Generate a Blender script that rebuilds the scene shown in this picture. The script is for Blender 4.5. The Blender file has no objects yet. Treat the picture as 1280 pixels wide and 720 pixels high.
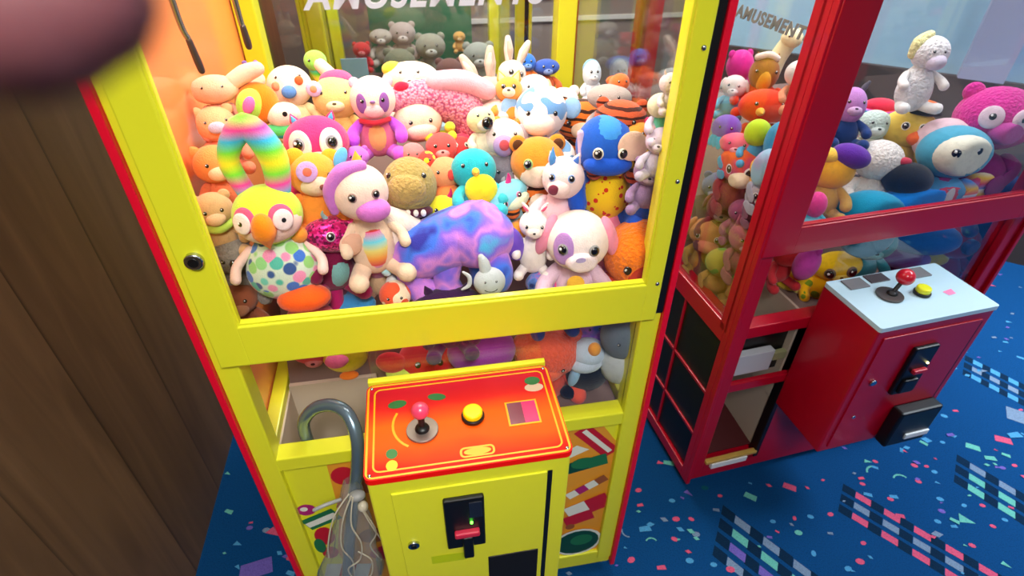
import bpy, bmesh, math, random
from mathutils import Vector, Matrix, Euler
random.seed(7)
C = bpy.context.scene.collection
S = bpy.context.scene
PI = math.pi
R_ = math.radians

# ------------------------------------------------------------------ camera
FOC = 710.0; PITCH = R_(36.8); ROLL = R_(-0.4); CAMZ = 1.5775; BOTTOM = 0.03
cam = bpy.data.cameras.new('camera'); camo = bpy.data.objects.new('camera', cam); C.objects.link(camo)
cam.sensor_width = 36.0; cam.lens = 36.0 * FOC / 1280.0
cam.clip_start = 0.005; cam.clip_end = 60
camo.location = (0, 0, CAMZ)
camo.rotation_euler = (Matrix.Rotation(PI / 2 - PITCH, 4, 'X') @ Matrix.Rotation(-ROLL, 4, 'Z')).to_euler()
cam.dof.use_dof = True; cam.dof.focus_distance = 1.0; cam.dof.aperture_fstop = 5.6
S.camera = camo

LAMP_Y, LAMP_R = 8.8, 6.5
# ------------------------------------------------------------------ world, lights, exposure
w = bpy.data.worlds.new('world'); S.world = w; w.use_nodes = True
w.node_tree.nodes['Background'].inputs[0].default_value = (0.75, 0.85, 1.0, 1)
w.node_tree.nodes['Background'].inputs[1].default_value = 0.25
S.view_settings.view_transform = 'Standard'; S.view_settings.look = 'None'
S.view_settings.exposure = 0.0; S.view_settings.gamma = 1.0; S.view_settings.use_curve_mapping = False
S.cycles.max_bounces = 10; S.cycles.transparent_max_bounces = 24
S.cycles.sample_clamp_indirect = 4.0

def area(name, loc, size, power, color=(1, 1, 1), aim=None, sy=None, parent=None):
    l = bpy.data.lights.new(name, 'AREA'); l.shape = 'RECTANGLE'; l.size = size; l.size_y = sy or size
    l.energy = power; l.color = color
    o = bpy.data.objects.new(name, l); C.objects.link(o); o.location = loc
    if aim is not None:
        o.rotation_euler = (Vector(aim) - Vector(loc)).to_track_quat('-Z', 'Y').to_euler()
    return o
# unseen area lights, added near ceiling height to light cabinets, carpet and back wall
LIGHTS = [
    ('ceiling_lamp_light', (0.2, -0.60, 2.68), 0.6, 12.5, (1.0, 0.99, 0.93), (-0.35, 0.70, 0.7), 75),
    ('ceiling_lamp_light', (-0.1, -1.70, 2.68), 1.2, 20, (1.0, 0.97, 0.92), (0.2, -1.6, 0)),
    ('ceiling_lamp_light', (2.6, -1.0, 2.68), 1.2, 20, (0.85, 0.93, 1.0), (2.4, 0.9, 0.0)),
    ('ceiling_lamp_light', (2.7, 1.2, 2.68), 1.0, 60, (0.82, 0.92, 1.0), (2.6, 1.2, 0), 100),
    ('ceiling_lamp_light', (0.3, 2.75, 2.68), 1.2, 120, (1.0, 0.98, 0.95), (0.6, 3.6, 0)),
]
for n_, l_, s_, p_, c_, a_, *sp_ in LIGHTS:
    o_ = area(n_, l_, s_, p_, c_, a_)
    if sp_: o_.data.spread = R_(sp_[0])     # beam narrowed so the added light stays on its aim

# ------------------------------------------------------------------ helpers
def lin(c):
    r = []
    for v in c[:3]:
        v = v / 255.0
        r.append(v / 12.92 if v <= 0.04045 else ((v + 0.055) / 1.055) ** 2.4)
    return (r[0], r[1], r[2], 1)

MATS = {}
def nodes_of(name):
    m = bpy.data.materials.new(name); m.use_nodes = True
    nt = m.node_tree; return m, nt, nt.nodes['Principled BSDF'], nt.nodes, nt.links

def plain(c, rough=0.45, metal=0.0, coat=0.0, name='paint', grain=0.0, emit=0.0):
    k = ('p', tuple(c), rough, metal, coat, grain, emit)
    if k in MATS: return MATS[k]
    m, nt, b, N, L = nodes_of(name)
    b.inputs['Base Color'].default_value = lin(c)
    b.inputs['Roughness'].default_value = rough
    b.inputs['Metallic'].default_value = metal
    b.inputs['Coat Weight'].default_value = coat
    if emit:
        b.inputs['Emission Color'].default_value = lin(c); b.inputs['Emission Strength'].default_value = emit
    tc = N.new('ShaderNodeTexCoord'); n = N.new('ShaderNodeTexNoise'); n.inputs['Scale'].default_value = 35
    L.new(tc.outputs['Object'], n.inputs['Vector'])
    bp = N.new('ShaderNodeBump'); bp.inputs['Strength'].default_value = 0.02 + grain; bp.inputs['Distance'].default_value = 0.002
    L.new(n.outputs['Fac'], bp.inputs['Height']); L.new(bp.outputs['Normal'], b.inputs['Normal'])
    MATS[k] = m; return m

def ramp(N, cols, const=False):
    r = N.new('ShaderNodeValToRGB'); cr = r.color_ramp
    cr.interpolation = 'CONSTANT' if const else 'LINEAR'
    n = len(cols)
    for i, c in enumerate(cols):
        p = (i / n) if const else i / max(1, n - 1)
        if i < 2:
            e = cr.elements[i]; e.position = p
        else:
            e = cr.elements.new(p)
        e.color = lin(c)
    return r

def fabric(c, pat=None, cols=None, sc=1.0):
    """soft plush cloth: c base colour, pat the printed or woven pattern"""
    k = ('f', tuple(c), pat, str(cols), sc)
    if k in MATS: return MATS[k]
    m, nt, b, N, L = nodes_of('plush_cloth')
    b.inputs['Base Color'].default_value = lin(c); b.inputs['Roughness'].default_value = 0.9
    b.inputs['Sheen Weight'].default_value = 0.25; b.inputs['Sheen Roughness'].default_value = 0.5
    b.inputs['Specular IOR Level'].default_value = 0.15
    tc = N.new('ShaderNodeTexCoord'); O = tc.outputs['Object']
    fz = N.new('ShaderNodeTexNoise'); fz.inputs['Scale'].default_value = 420 if pat != 'shag' else 160; fz.inputs['Detail'].default_value = 3
    L.new(O, fz.inputs['Vector'])
    bp = N.new('ShaderNodeBump'); bp.inputs['Strength'].default_value = 0.5 if pat != 'shag' else 0.9; bp.inputs['Distance'].default_value = 0.003 if pat != 'shag' else 0.008
    L.new(fz.outputs['Fac'], bp.inputs['Height']); L.new(bp.outputs['Normal'], b.inputs['Normal'])
    def out(sock): L.new(sock, b.inputs['Base Color'])
    if pat in (None, 'shag'):
        n = N.new('ShaderNodeTexNoise'); n.inputs['Scale'].default_value = 90; n.inputs['Detail'].default_value = 4
        L.new(O, n.inputs['Vector'])
        c2 = [v * 0.86 for v in c]
        r = ramp(N, [c2, c, c]); L.new(n.outputs['Fac'], r.inputs['Fac']); out(r.outputs['Color'])
    elif pat == 'tiedye':
        n = N.new('ShaderNodeTexNoise'); n.inputs['Scale'].default_value = 16 * sc; n.inputs['Detail'].default_value = 2.5
        n.inputs['Distortion'].default_value = 0.1
        L.new(O, n.inputs['Vector'])
        r = ramp(N, cols); L.new(n.outputs['Fac'], r.inputs['Fac'])
        e = r.color_ramp.elements
        for i, el in enumerate(e): el.position = 0.33 + 0.34 * i / (len(e) - 1)
        out(r.outputs['Color'])
    elif pat == 'spots':
        v = N.new('ShaderNodeTexVoronoi'); v.inputs['Scale'].default_value = 45 * sc
        L.new(O, v.inputs['Vector'])
        r = ramp(N, [cols[0], c], True); r.color_ramp.elements[1].position = 0.30
        L.new(v.outputs['Distance'], r.inputs['Fac']); out(r.outputs['Color'])
    elif pat == 'patches':
        n = N.new('ShaderNodeTexNoise'); n.inputs['Scale'].default_value = 22 * sc; n.inputs['Detail'].default_value = 0
        L.new(O, n.inputs['Vector'])
        r = ramp(N, [c, cols[0]], True); r.color_ramp.elements[1].position = 0.56
        L.new(n.outputs['Fac'], r.inputs['Fac']); out(r.outputs['Color'])
    elif pat == 'stripes':
        wv = N.new('ShaderNodeTexWave'); wv.bands_direction = 'Z'; wv.inputs['Scale'].default_value = 22 * sc
        wv.inputs['Distortion'].default_value = 2.5; wv.inputs['Detail Scale'].default_value = 1.2
        L.new(O, wv.inputs['Vector'])
        r = ramp(N, [cols[0], c], True); r.color_ramp.elements[1].position = 0.28
        L.new(wv.outputs['Fac'], r.inputs['Fac']); out(r.outputs['Color'])
    elif pat == 'rainbow':
        mp = N.new('ShaderNodeSeparateXYZ'); L.new(O, mp.inputs[0])
        ma = N.new('ShaderNodeMath'); ma.operation = 'MULTIPLY'; ma.inputs[1].default_value = 11 * sc
        L.new(mp.outputs['Z'], ma.inputs[0])
        fr = N.new('ShaderNodeMath'); fr.operation = 'FRACT'; L.new(ma.outputs[0], fr.inputs[0])
        r = ramp(N, cols); L.new(fr.outputs[0], r.inputs['Fac']); out(r.outputs['Color'])
    elif pat == 'scales':
        v = N.new('ShaderNodeTexVoronoi'); v.inputs['Scale'].default_value = 70 * sc; v.inputs['Randomness'].default_value = 0.25
        mp = N.new('ShaderNodeMapping'); mp.inputs['Rotation'].default_value = (0, 0.78, 0); L.new(O, mp.inputs['Vector'])
        L.new(mp.outputs['Vector'], v.inputs['Vector'])
        sp = N.new('ShaderNodeSeparateColor'); L.new(v.outputs['Color'], sp.inputs[0])
        r = ramp(N, cols, True); L.new(sp.outputs[0], r.inputs['Fac'])
        g = ramp(N, [(0, 0, 0), (255, 255, 255)]); g.color_ramp.elements[0].position = 0.5; g.color_ramp.elements[1].position = 0.6
        L.new(v.outputs['Distance'], g.inputs['Fac'])
        mx = N.new('ShaderNodeMixRGB'); L.new(g.outputs['Color'], mx.inputs['Fac'])
        L.new(r.outputs['Color'], mx.inputs[1]); mx.inputs[2].default_value = lin(c); out(mx.outputs[0])
    elif pat == 'knit':
        v = N.new('ShaderNodeTexVoronoi'); v.inputs['Scale'].default_value = 190 * sc
        L.new(O, v.inputs['Vector'])
        r = ramp(N, [c, c, cols[0]]); r.color_ramp.elements[1].position = 0.45; r.color_ramp.elements[2].position = 0.75
        L.new(v.outputs['Distance'], r.inputs['Fac']); out(r.outputs['Color'])
        L.new(v.outputs['Distance'], bp.inputs['Height']); bp.invert = True; bp.inputs['Strength'].default_value = 1
    elif pat == 'sequins':
        v = N.new('ShaderNodeTexVoronoi'); v.inputs['Scale'].default_value = 260 * sc
        L.new(O, v.inputs['Vector'])
        sp = N.new('ShaderNodeSeparateColor'); L.new(v.outputs['Color'], sp.inputs[0])
        r = ramp(N, [c, cols[0], c, cols[1]], True); L.new(sp.outputs[0], r.inputs['Fac']); out(r.outputs['Color'])
        b.inputs['Metallic'].default_value = 0.5; b.inputs['Roughness'].default_value = 0.3
        L.new(v.outputs['Color'], bp.inputs['Height'])
    MATS[k] = m; return m

def glass_mat(name='clear_glass', ior=1.5, tint=(1, 1, 1), haze=0.0):
    k = ('g', name)
    if k in MATS: return MATS[k]
    m = bpy.data.materials.new(name); m.use_nodes = True; nt = m.node_tree; N = nt.nodes; L = nt.links
    N.clear(); o = N.new('ShaderNodeOutputMaterial'); t = N.new('ShaderNodeBsdfTransparent'); g = N.new('ShaderNodeBsdfGlossy')
    t.inputs[0].default_value = (*tint, 1); g.inputs['Roughness'].default_value = 0.03
    f = N.new('ShaderNodeFresnel'); ge = N.new('ShaderNodeNewGeometry'); mi = N.new('ShaderNodeMapRange'); mi.inputs['To Min'].default_value = ior; mi.inputs['To Max'].default_value = 1 / ior
    L.new(ge.outputs['Backfacing'], mi.inputs['Value']); L.new(mi.outputs['Result'], f.inputs['IOR'])   # the far face of a pane mirrors like the near one
    mx = N.new('ShaderNodeMixShader'); L.new(f.outputs[0], mx.inputs[0]); L.new(t.outputs[0], mx.inputs[1]); L.new(g.outputs[0], mx.inputs[2])
    last = mx
    if haze:
        d = N.new('ShaderNodeBsdfDiffuse'); d.inputs[0].default_value = (0.5, 0.54, 0.56, 1)
        nz = N.new('ShaderNodeTexNoise'); nz.inputs['Scale'].default_value = 14; tc = N.new('ShaderNodeTexCoord'); L.new(tc.outputs['Object'], nz.inputs['Vector'])
        ml = N.new('ShaderNodeMath'); ml.operation = 'MULTIPLY'; ml.inputs[1].default_value = haze * 2; L.new(nz.outputs['Fac'], ml.inputs[0])
        m2 = N.new('ShaderNodeMixShader'); L.new(ml.outputs[0], m2.inputs[0]); L.new(mx.outputs[0], m2.inputs[1]); L.new(d.outputs[0], m2.inputs[2]); last = m2
    L.new(last.outputs[0], o.inputs[0]); MATS[k] = m; return m

class MB:
    """collects shapes, each with a material, and links them as one mesh"""
    def __init__(s): s.bm = bmesh.new(); s.mats = []
    def mi(s, m):
        if m not in s.mats: s.mats.append(m)
        return s.mats.index(m)
    def _fin(s, verts, m, M=None, smooth=True):
        if M is not None:
            for v in verts: v.co = M @ v.co
        i = s.mi(m); fs = {f for v in verts for f in v.link_faces}
        for f in fs: f.material_index = i; f.smooth = smooth
    def ell(s, m, c, r, rot=(0, 0, 0), seg=22, ring=14, fn=None):
        ret = bmesh.ops.create_uvsphere(s.bm, u_segments=seg, v_segments=ring, radius=1.0)
        vs = ret['verts']
        if isinstance(r, (int, float)): r = (r, r, r)
        if fn:
            for v in vs: v.co = fn(v.co)
        M = Matrix.Translation(c) @ Euler(rot).to_matrix().to_4x4() @ Matrix.Diagonal((*r, 1))
        s._fin(vs, m, M); return s
    def _island(s, v0):
        seen = {v0}; st = [v0]
        while st:
            v = st.pop()
            for e in v.link_edges:
                o = e.other_vert(v)
                if o not in seen: seen.add(o); st.append(o)
        return list(seen)
    def box(s, m, a, b, bev=0.0, M=None, smooth=False):
        ret = bmesh.ops.create_cube(s.bm, size=1.0); vs = ret['verts']
        for v in vs:
            v.co = Vector([a[i] if v.co[i] < 0 else b[i] for i in range(3)])
        if bev > 0:
            es = list({e for v in vs for e in v.link_edges})
            rb = bmesh.ops.bevel(s.bm, geom=es, offset=bev, segments=2, affect='EDGES', profile=0.5)
            vs = s._island(rb['faces'][0].verts[0])
        s._fin(vs, m, M, smooth); return s
    def cyl(s, m, c, r, h, rot=(0, 0, 0), seg=28, r2=None, bev=0.0):
        ret = bmesh.ops.create_cone(s.bm, cap_ends=True, segments=seg, radius1=r, radius2=r if r2 is None else r2, depth=h)
        M = Matrix.Translation(c) @ Euler(rot).to_matrix().to_4x4()
        vs = ret['verts']
        if bev:
            es = [e for e in {e for v in vs for e in v.link_edges} if any(len(f.verts) > 4 for f in e.link_faces)]
            rb = bmesh.ops.bevel(s.bm, geom=es, offset=bev, segments=2, affect='EDGES', profile=0.5)
            vs = s._island(rb['faces'][0].verts[0])
        i = s.mi(m)
        for v in vs: v.co = M @ v.co
        for f in {f for v in vs for f in v.link_faces}:
            f.material_index = i; f.smooth = len(f.verts) == 4
        return s
    def tube(s, m, pts, rad, seg=12, sub=5):
        """rounded tapered limb or tube through the points"""
        P = [Vector(p) for p in pts]
        if isinstance(rad, (int, float)): rad = [rad] * len(P)
        Q = []; RR = []
        n = len(P)
        for i in range(n - 1):
            p0 = P[max(i - 1, 0)]; p1 = P[i]; p2 = P[i + 1]; p3 = P[min(i + 2, n - 1)]
            for k in range(sub):
                t = k / sub
                q = 0.5 * ((2 * p1) + (p2 - p0) * t + (2 * p0 - 5 * p1 + 4 * p2 - p3) * t * t + (3 * p1 - p0 - 3 * p2 + p3) * t ** 3)
                Q.append(q); RR.append(rad[i] * (1 - t) + rad[i + 1] * t)
        Q.append(P[-1]); RR.append(rad[-1])
        # rounded ends
        d0 = (Q[0] - Q[1]).normalized(); d1 = (Q[-1] - Q[-2]).normalized()
        r0, r1 = RR[0], RR[-1]; q0, q1 = Q[0], Q[-1]
        pre = [(q0 + d0 * r0 * math.sin(a), max(r0 * math.cos(a), 1e-5)) for a in (R_(85), R_(60), R_(30))]
        post = [(q1 + d1 * r1 * math.sin(a), max(r1 * math.cos(a), 1e-5)) for a in (R_(30), R_(60), R_(85))]
        Q = [p for p, _ in pre] + Q + [p for p, _ in post]; RR = [r for _, r in pre] + RR + [r for _, r in post]
        up = Vector((0, 0, 1)); rings = []; x = None
        for i, q in enumerate(Q):
            t = (Q[min(i + 1, len(Q) - 1)] - Q[max(i - 1, 0)]).normalized()
            if x is None:
                x = t.cross(up); x = x if x.length > 0.05 else t.cross(Vector((1, 0, 0)))
            x = (x - t * x.dot(t)).normalized()
            y = t.cross(x)
            rings.append([s.bm.verts.new(q + (x * math.cos(a) + y * math.sin(a)) * RR[i]) for a in [2 * PI * j / seg for j in range(seg)]])
        i_ = s.mi(m)
        for a, b in zip(rings, rings[1:]):
            for j in range(seg):
                f = s.bm.faces.new((a[j], a[(j + 1) % seg], b[(j + 1) % seg], b[j])); f.smooth = True; f.material_index = i_
        for r, rev in ((rings[0], True), (rings[-1], False)):
            f = s.bm.faces.new(list(reversed(r)) if rev else r); f.material_index = i_; f.smooth = True
        return s
    def poly(s, m, pts, th=None, nrm=None):
        """flat polygon, or a slab when th is given"""
        vs = [s.bm.verts.new(p) for p in pts]; f = s.bm.faces.new(vs); f.material_index = s.mi(m)
        if th:
            f.normal_update()
            r = bmesh.ops.extrude_face_region(s.bm, geom=[f]); nv = [g for g in r['geom'] if isinstance(g, bmesh.types.BMVert)]
            d = Vector(nrm) * th if nrm else f.normal * th
            for v in nv: v.co += d
            for v in nv:
                for g in v.link_faces: g.material_index = s.mi(m)
        return s
    def build(s, name, parent=None, loc=None, M=None, rotz=None):
        me = bpy.data.meshes.new(name)
        if M is not None: s.bm.transform(M)
        bmesh.ops.recalc_face_normals(s.bm, faces=s.bm.faces[:])
        s.bm.to_mesh(me); s.bm.free()
        for m in s.mats: me.materials.append(m)
        o = bpy.data.objects.new(name, me); C.objects.link(o)
        if parent is not None: o.parent = parent
        if loc is not None: o.location = loc
        if rotz is not None: o.rotation_euler = (0, 0, rotz)
        return o

def tag(o, label, cat=None, group=None, kind=None):
    if label: o['label'] = label
    if cat: o['category'] = cat
    if group: o['group'] = group
    if kind: o['kind'] = kind
    return o
def thing(name, label, cat, loc=(0, 0, 0), rotz=0.0, group=None):
    o = bpy.data.objects.new(name, None); C.objects.link(o); o.empty_display_size = 0.05
    o.location = loc; o.rotation_euler = (0, 0, rotz)
    return tag(o, label, cat, group)

# ---- the two cabinets' floor frames (origin = front left foot corner)
def ray(px, py):
    u = (px - 640) / FOC; v = -(py - 360) / FOC; w_ = 1.0
    cr, sr = math.cos(ROLL), math.sin(ROLL); u, v = u * cr + v * sr, -u * sr + v * cr
    c, s = math.cos(PITCH), math.sin(PITCH)
    return Vector((u, w_ * c + v * s, -w_ * s + v * c))
YAWS = {'Y': R_(10.2), 'R': R_(15.2)}
ORG = {'Y': Vector((-0.50153, 0.66571, BOTTOM)), 'R': Vector((0.54452, 1.06023, BOTTOM))}
def axes(m):
    a = YAWS[m]; return Vector((math.cos(a), math.sin(a), 0)), Vector((-math.sin(a), math.cos(a), 0))
def wpt(m, x, y, z):
    X, N = axes(m); return ORG[m] + X * x + N * y + Vector((0, 0, z))
def at(m, px, py, y):
    """world point seen at a picture position, y metres behind the front of cabinet m"""
    X, N = axes(m); d = ray(px, py); o = Vector((0, 0, CAMZ))
    t = (ORG[m] - o).dot(N) + y
    return o + d * (t / d.dot(N)), t / d.dot(N)
def floor_at(px, py):
    d = ray(px, py); return Vector((0, 0, CAMZ)) + d * (-CAMZ / d.z)

# ------------------------------------------------------------------ the room
YAW = YAWS['Y']
def yroom(mb, name, label=None):      # a mesh drawn in the yellow cabinet's axes, as setting
    o = mb.build(name, None, loc=(ORG['Y'].x, ORG['Y'].y, 0), rotz=YAW)
    return tag(o, label, kind='structure')

def wood_mat():
    m, nt, b, N, L = nodes_of('wood_plank_wall')
    tc = N.new('ShaderNodeTexCoord'); mp = N.new('ShaderNodeMapping'); mp.inputs['Scale'].default_value = (1, 1, 0.12)
    L.new(tc.outputs['Object'], mp.inputs['Vector'])
    n = N.new('ShaderNodeTexNoise'); n.inputs['Scale'].default_value = 14; n.inputs['Detail'].default_value = 6; n.inputs['Distortion'].default_value = 1.2
    L.new(mp.outputs['Vector'], n.inputs['Vector'])
    sp = N.new('ShaderNodeSeparateXYZ'); L.new(tc.outputs['Object'], sp.inputs[0])
    # one plank every 0.26 m: its own tone
    a = N.new('ShaderNodeMath'); a.operation = 'MULTIPLY_ADD'; a.inputs[1].default_value = 1 / 0.26; a.inputs[2].default_value = 10.3
    L.new(sp.outputs['Y'], a.inputs[0])
    fl = N.new('ShaderNodeMath'); fl.operation = 'FLOOR'; L.new(a.outputs[0], fl.inputs[0])
    wn = N.new('ShaderNodeTexWhiteNoise'); wn.noise_dimensions = '1D'; L.new(fl.outputs[0], wn.inputs['W'])
    mx = N.new('ShaderNodeMath'); mx.operation = 'MULTIPLY_ADD'; mx.inputs[1].default_value = 0.45
    L.new(wn.outputs['Value'], mx.inputs[0])
    m3 = N.new('ShaderNodeMath'); m3.operation = 'MULTIPLY'; m3.inputs[1].default_value = 0.62; L.new(n.outputs['Fac'], m3.inputs[0]); L.new(m3.outputs[0], mx.inputs[2])
    r = ramp(N, [(62, 42, 28), (112, 82, 56), (164, 124, 86)]); L.new(mx.outputs[0], r.inputs['Fac'])
    fr = N.new('ShaderNodeMath'); fr.operation = 'FRACT'; L.new(a.outputs[0], fr.inputs[0])
    g = ramp(N, [(90, 90, 90), (255, 255, 255)]); g.color_ramp.elements[0].position = 0.0; g.color_ramp.elements[1].position = 0.035
    L.new(fr.outputs[0], g.inputs['Fac'])
    mm = N.new('ShaderNodeMixRGB'); mm.blend_type = 'MULTIPLY'; mm.inputs[0].default_value = 0.7
    L.new(r.outputs['Color'], mm.inputs[1]); L.new(g.outputs['Color'], mm.inputs[2]); L.new(mm.outputs[0], b.inputs['Base Color'])
    b.inputs['Roughness'].default_value = 0.5
    return m
WOOD = wood_mat()
XL, XR, YF, YB_, ZT = -0.34, 4.6, -2.7, 2.95, 2.75
mb = MB(); mb.box(WOOD, (XL - 0.1, YF, 0), (XL, YB_, ZT)); yroom(mb, 'wall_left')
TAUPE = plain((128, 116, 110), 0.7, name='wall_paint'); PBLUE = plain((150, 190, 215), 0.6, name='pale_blue_paint')
DKBR = plain((58, 48, 44), 0.6, name='dark_panel'); CREAM = plain((205, 205, 200), 0.6, name='pale_trim')
mb = MB(); mb.box(TAUPE, (XL, YB_, 0), (XR, YB_ + 0.1, ZT)); yroom(mb, 'wall_back')
mb = MB(); mb.box(TAUPE, (XL, YF - 0.1, 0), (XR, YF, ZT)); yroom(mb, 'wall_front')
mb = MB(); mb.box(CREAM, (XL - 0.1, YF - 0.1, ZT), (XR + 0.1, YB_ + 0.1, ZT + 0.1)); yroom(mb, 'ceiling')
mb = MB(); mb.box(CREAM, (0.5, YB_ - 0.015, 0.93), (2.2, YB_, 0.955)); mb.box(CREAM, (0.5, YB_ - 0.015, 0.80), (2.2, YB_, 0.825)); yroom(mb, 'trim_1')
# angled pale blue wall beyond the red machine with a dark wainscot
WR0 = Vector((1.0, 3.24, 0)); WR1 = Vector((4.35, 1.30, 0))
dW = (WR1 - WR0).normalized(); nW = Vector((dW.y, -dW.x, 0))
if nW.y > 0: nW = -nW
LW = (WR1 - WR0).length; aW = math.atan2(dW.y, dW.x)
mb = MB(); mb.box(PBLUE, (0, 0, 0), (LW, 0.1, ZT)); tag(mb.build('wall_right', loc=WR0, rotz=aW), None, kind='structure')
mb = MB(); mb.box(DKBR, (0, -0.03, 0), (LW, 0, 0.82)); tag(mb.build('trim_2', loc=WR0, rotz=aW), None, kind='structure')
mb = MB(); mb.box(plain((150, 155, 185), 0.6, name='lilac_grey_trim'), (1.17, -0.06, 0.82), (1.34, 0, ZT)); tag(mb.build('trim_3', loc=WR0, rotz=aW), None, kind='structure')
mb = MB(); mb.box(PBLUE, (XR, YF, 0), (XR + 0.1, YB_, ZT)); yroom(mb, 'wall_right')

# carpet: one mesh, the woven confetti pattern as faces of it
def carpet_mat(name, c):
    m, nt, b, N, L = nodes_of(name)
    tc = N.new('ShaderNodeTexCoord'); n = N.new('ShaderNodeTexNoise'); n.inputs['Scale'].default_value = 260; n.inputs['Detail'].default_value = 4
    L.new(tc.outputs['Object'], n.inputs['Vector'])
    r = ramp(N, [[v * 0.6 for v in c], c, [min(255, v * 1.1) for v in c]]); L.new(n.outputs['Fac'], r.inputs['Fac']); L.new(r.outputs['Color'], b.inputs['Base Color'])
    bp = N.new('ShaderNodeBump'); bp.inputs['Strength'].default_value = 0.5; bp.inputs['Distance'].default_value = 0.004
    L.new(n.outputs['Fac'], bp.inputs['Height']); L.new(bp.outputs['Normal'], b.inputs['Normal'])
    b.inputs['Roughness'].default_value = 0.95; b.inputs['Specular IOR Level'].default_value = 0.1
    return m
CB = carpet_mat('carpet_blue', (7, 62, 112)); CK = carpet_mat('carpet_navy', (8, 36, 62))
CP = carpet_mat('carpet_pink', (196, 80, 112)); CM = carpet_mat('carpet_mint', (96, 172, 160)); CG = carpet_mat('carpet_grey', (110, 130, 156))
CS = carpet_mat('carpet_sky', (70, 140, 186)); CV = carpet_mat('carpet_violet', (104, 88, 168)); CT = carpet_mat('carpet_teal', (10, 80, 92))
mb = MB()
mb.poly(CB, [(-3, -3, 0), (6, -3, 0), (6, 5, 0), (-3, 5, 0)])
Zc = [0.0006]
def fp(mat, pts, z=None):
    Zc[0] += 0.000002
    mb.poly(mat, [(p[0], p[1], z or Zc[0]) for p in pts])
def shape(kind, px, py, size, ang, mat):
    c = floor_at(px, py); a = ang
    if kind == 'q': P = [(-1, -.55), (1, -.45), (.9, .6), (-.9, .5)]
    elif kind == 't': P = [(-1, -.1), (1, -.7), (.9, .8)]
    elif kind == 'd': P = [(-1, 0), (0, -.7), (1, 0), (0, .7)]
    elif kind == 's': P = [(-1, -.9), (.9, -1), (1, .9), (-.9, 1)]
    elif kind == 'o': P = [(math.cos(k * PI / 4), .7 * math.sin(k * PI / 4)) for k in range(8)]
    elif kind == 'arc':
        P = [(math.cos(k) * 1, math.sin(k) * 1) for k in (0.4, .8, 1.2, 1.6, 2.0, 2.4)] + [(math.cos(k) * .8, math.sin(k) * .8) for k in (2.4, 2.0, 1.6, 1.2, .8, .4)]
    fp(mat, [(c.x + size * (x * math.cos(a) - y * math.sin(a)), c.y + size * (x * math.sin(a) + y * math.cos(a))) for x, y in P])
BIG = [('q', 987, 609, .020, -.5, CP), ('q', 938, 621, .019, -.6, CM), ('q', 1216, 559, .022, -.5, CM), ('q', 1254, 550, .026, -.4, CP), ('t', 1209, 651, .022, 2.6, CM),
       ('d', 1158, 550, .018, -.3, CS), ('s', 1272, 520, .035, -.5, CG), ('arc', 1095, 592, .03, 0.6, CM), ('arc', 1128, 602, .028, .2, CM), ('arc', 815, 680, .02, 0.2, CM), ('arc', 785, 664, .02, 2.4, CG),
       ('o', 998, 666, .012, 0, CM), ('o', 845, 649, .012, .2, CP), ('o', 864, 649, .009, -.4, CP), ('o', 843, 674, .010, -.4, CP), ('o', 840, 626, .010, 0, CS), ('o', 881, 610, .012, 0, CT),
       ('o', 1143, 582, .011, -.4, CP), ('o', 1158, 583, .008, 0, CP), ('o', 1148, 602, .010, -.3, CP), ('q', 1127, 563, .010, 1.0, CS), ('o', 1078, 605, .009, -.3, CP), ('o', 1094, 577, .009, -.3, CP),
       ('o', 1113, 624, .010, -.3, CP), ('o', 1177, 639, .011, -.3, CV), ('o', 1228, 632, .009, -.2, CP), ('o', 1241, 658, .009, -.3, CP), ('o', 1215, 682, .010, -.4, CP), ('o', 1075, 702, .013, 0, CP), ('o', 1060, 711, .011, .3, CS),
       ('o', 1079, 679, .009, .3, CP), ('o', 1017, 692, .010, 1.2, CS), ('o', 1038, 643, .010, .2, CP), ('o', 1013, 646, .010, -.2, CS), ('o', 966, 652, .009, 0, CS), ('o', 993, 648, .008, 1.2, CP), ('o', 913, 712, .013, 0, CP), ('o', 862, 701, .012, 0, CS), ('o', 789, 700, .012, .5, CP),
       ('o', 900, 620, .008, 0, CP), ('o', 798, 613, .011, .3, CP), ('o', 870, 668, .012, 0, CG), ('o', 892, 706, .010, 0, CS), ('o', 1178, 553, .009, 0, CS), ('o', 1168, 590, .010, 0, CS), ('o', 1175, 624, .011, -.2, CS), ('o', 1172, 652, .010, -.3, CS), ('o', 1256, 650, .009, -.2, CS),
       ('o', 1205, 632, .009, .3, CS), ('o', 1180, 520, .012, -.4, CS), ('o', 1138, 540, .009, 0, CS), ('o', 1119, 525, .009, 0, CP), ('o', 1268, 582, .009, 0, CP), ('o', 1253, 585, .010, 0, CV), ('q', 320, 712, .045, .3, CV), ('o', 333, 663, .012, 0, CG), ('o', 312, 660, .010, 0, CV), ('o', 362, 698, .010, 0, CP)]
def cluster(p0, pa, pb, na, nb, cols, k0=0):
    """rows of woven dashes on navy blocks: p0 first dash, pa the next column, pb the next row"""
    P0 = floor_at(*p0); A = floor_at(*pa) - P0; B = floor_at(*pb) - P0
    for i in range(na):
        for j in range(nb):
            c = P0 + A * i + B * j; h = A * 0.5
            for k in (-1, 1):
                d = c + h * k
                fp(CK, [d - h * .5 - B * .36, d + h * .42 - B * .36, d + h * .42 + B * .36, d - h * .5 + B * .36], 0.0003 + 0.00001 * (((i * nb + j) * 2 + k) % 17))
    for i in range(na):
        for j in range(nb):
            c = P0 + A * i + B * j
            fp(cols[(j + k0) % len(cols)], [c - A * .27 - B * .28, c + A * .27 - B * .28, c + A * .27 + B * .28, c - A * .27 + B * .28])
cluster((1079, 624), (1115, 645), (1077, 637), 5, 3, [CP, CG, CP])
cluster((1222, 588), (1259, 610), (1221, 601), 3, 3, [CG, CM, CM])
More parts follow.
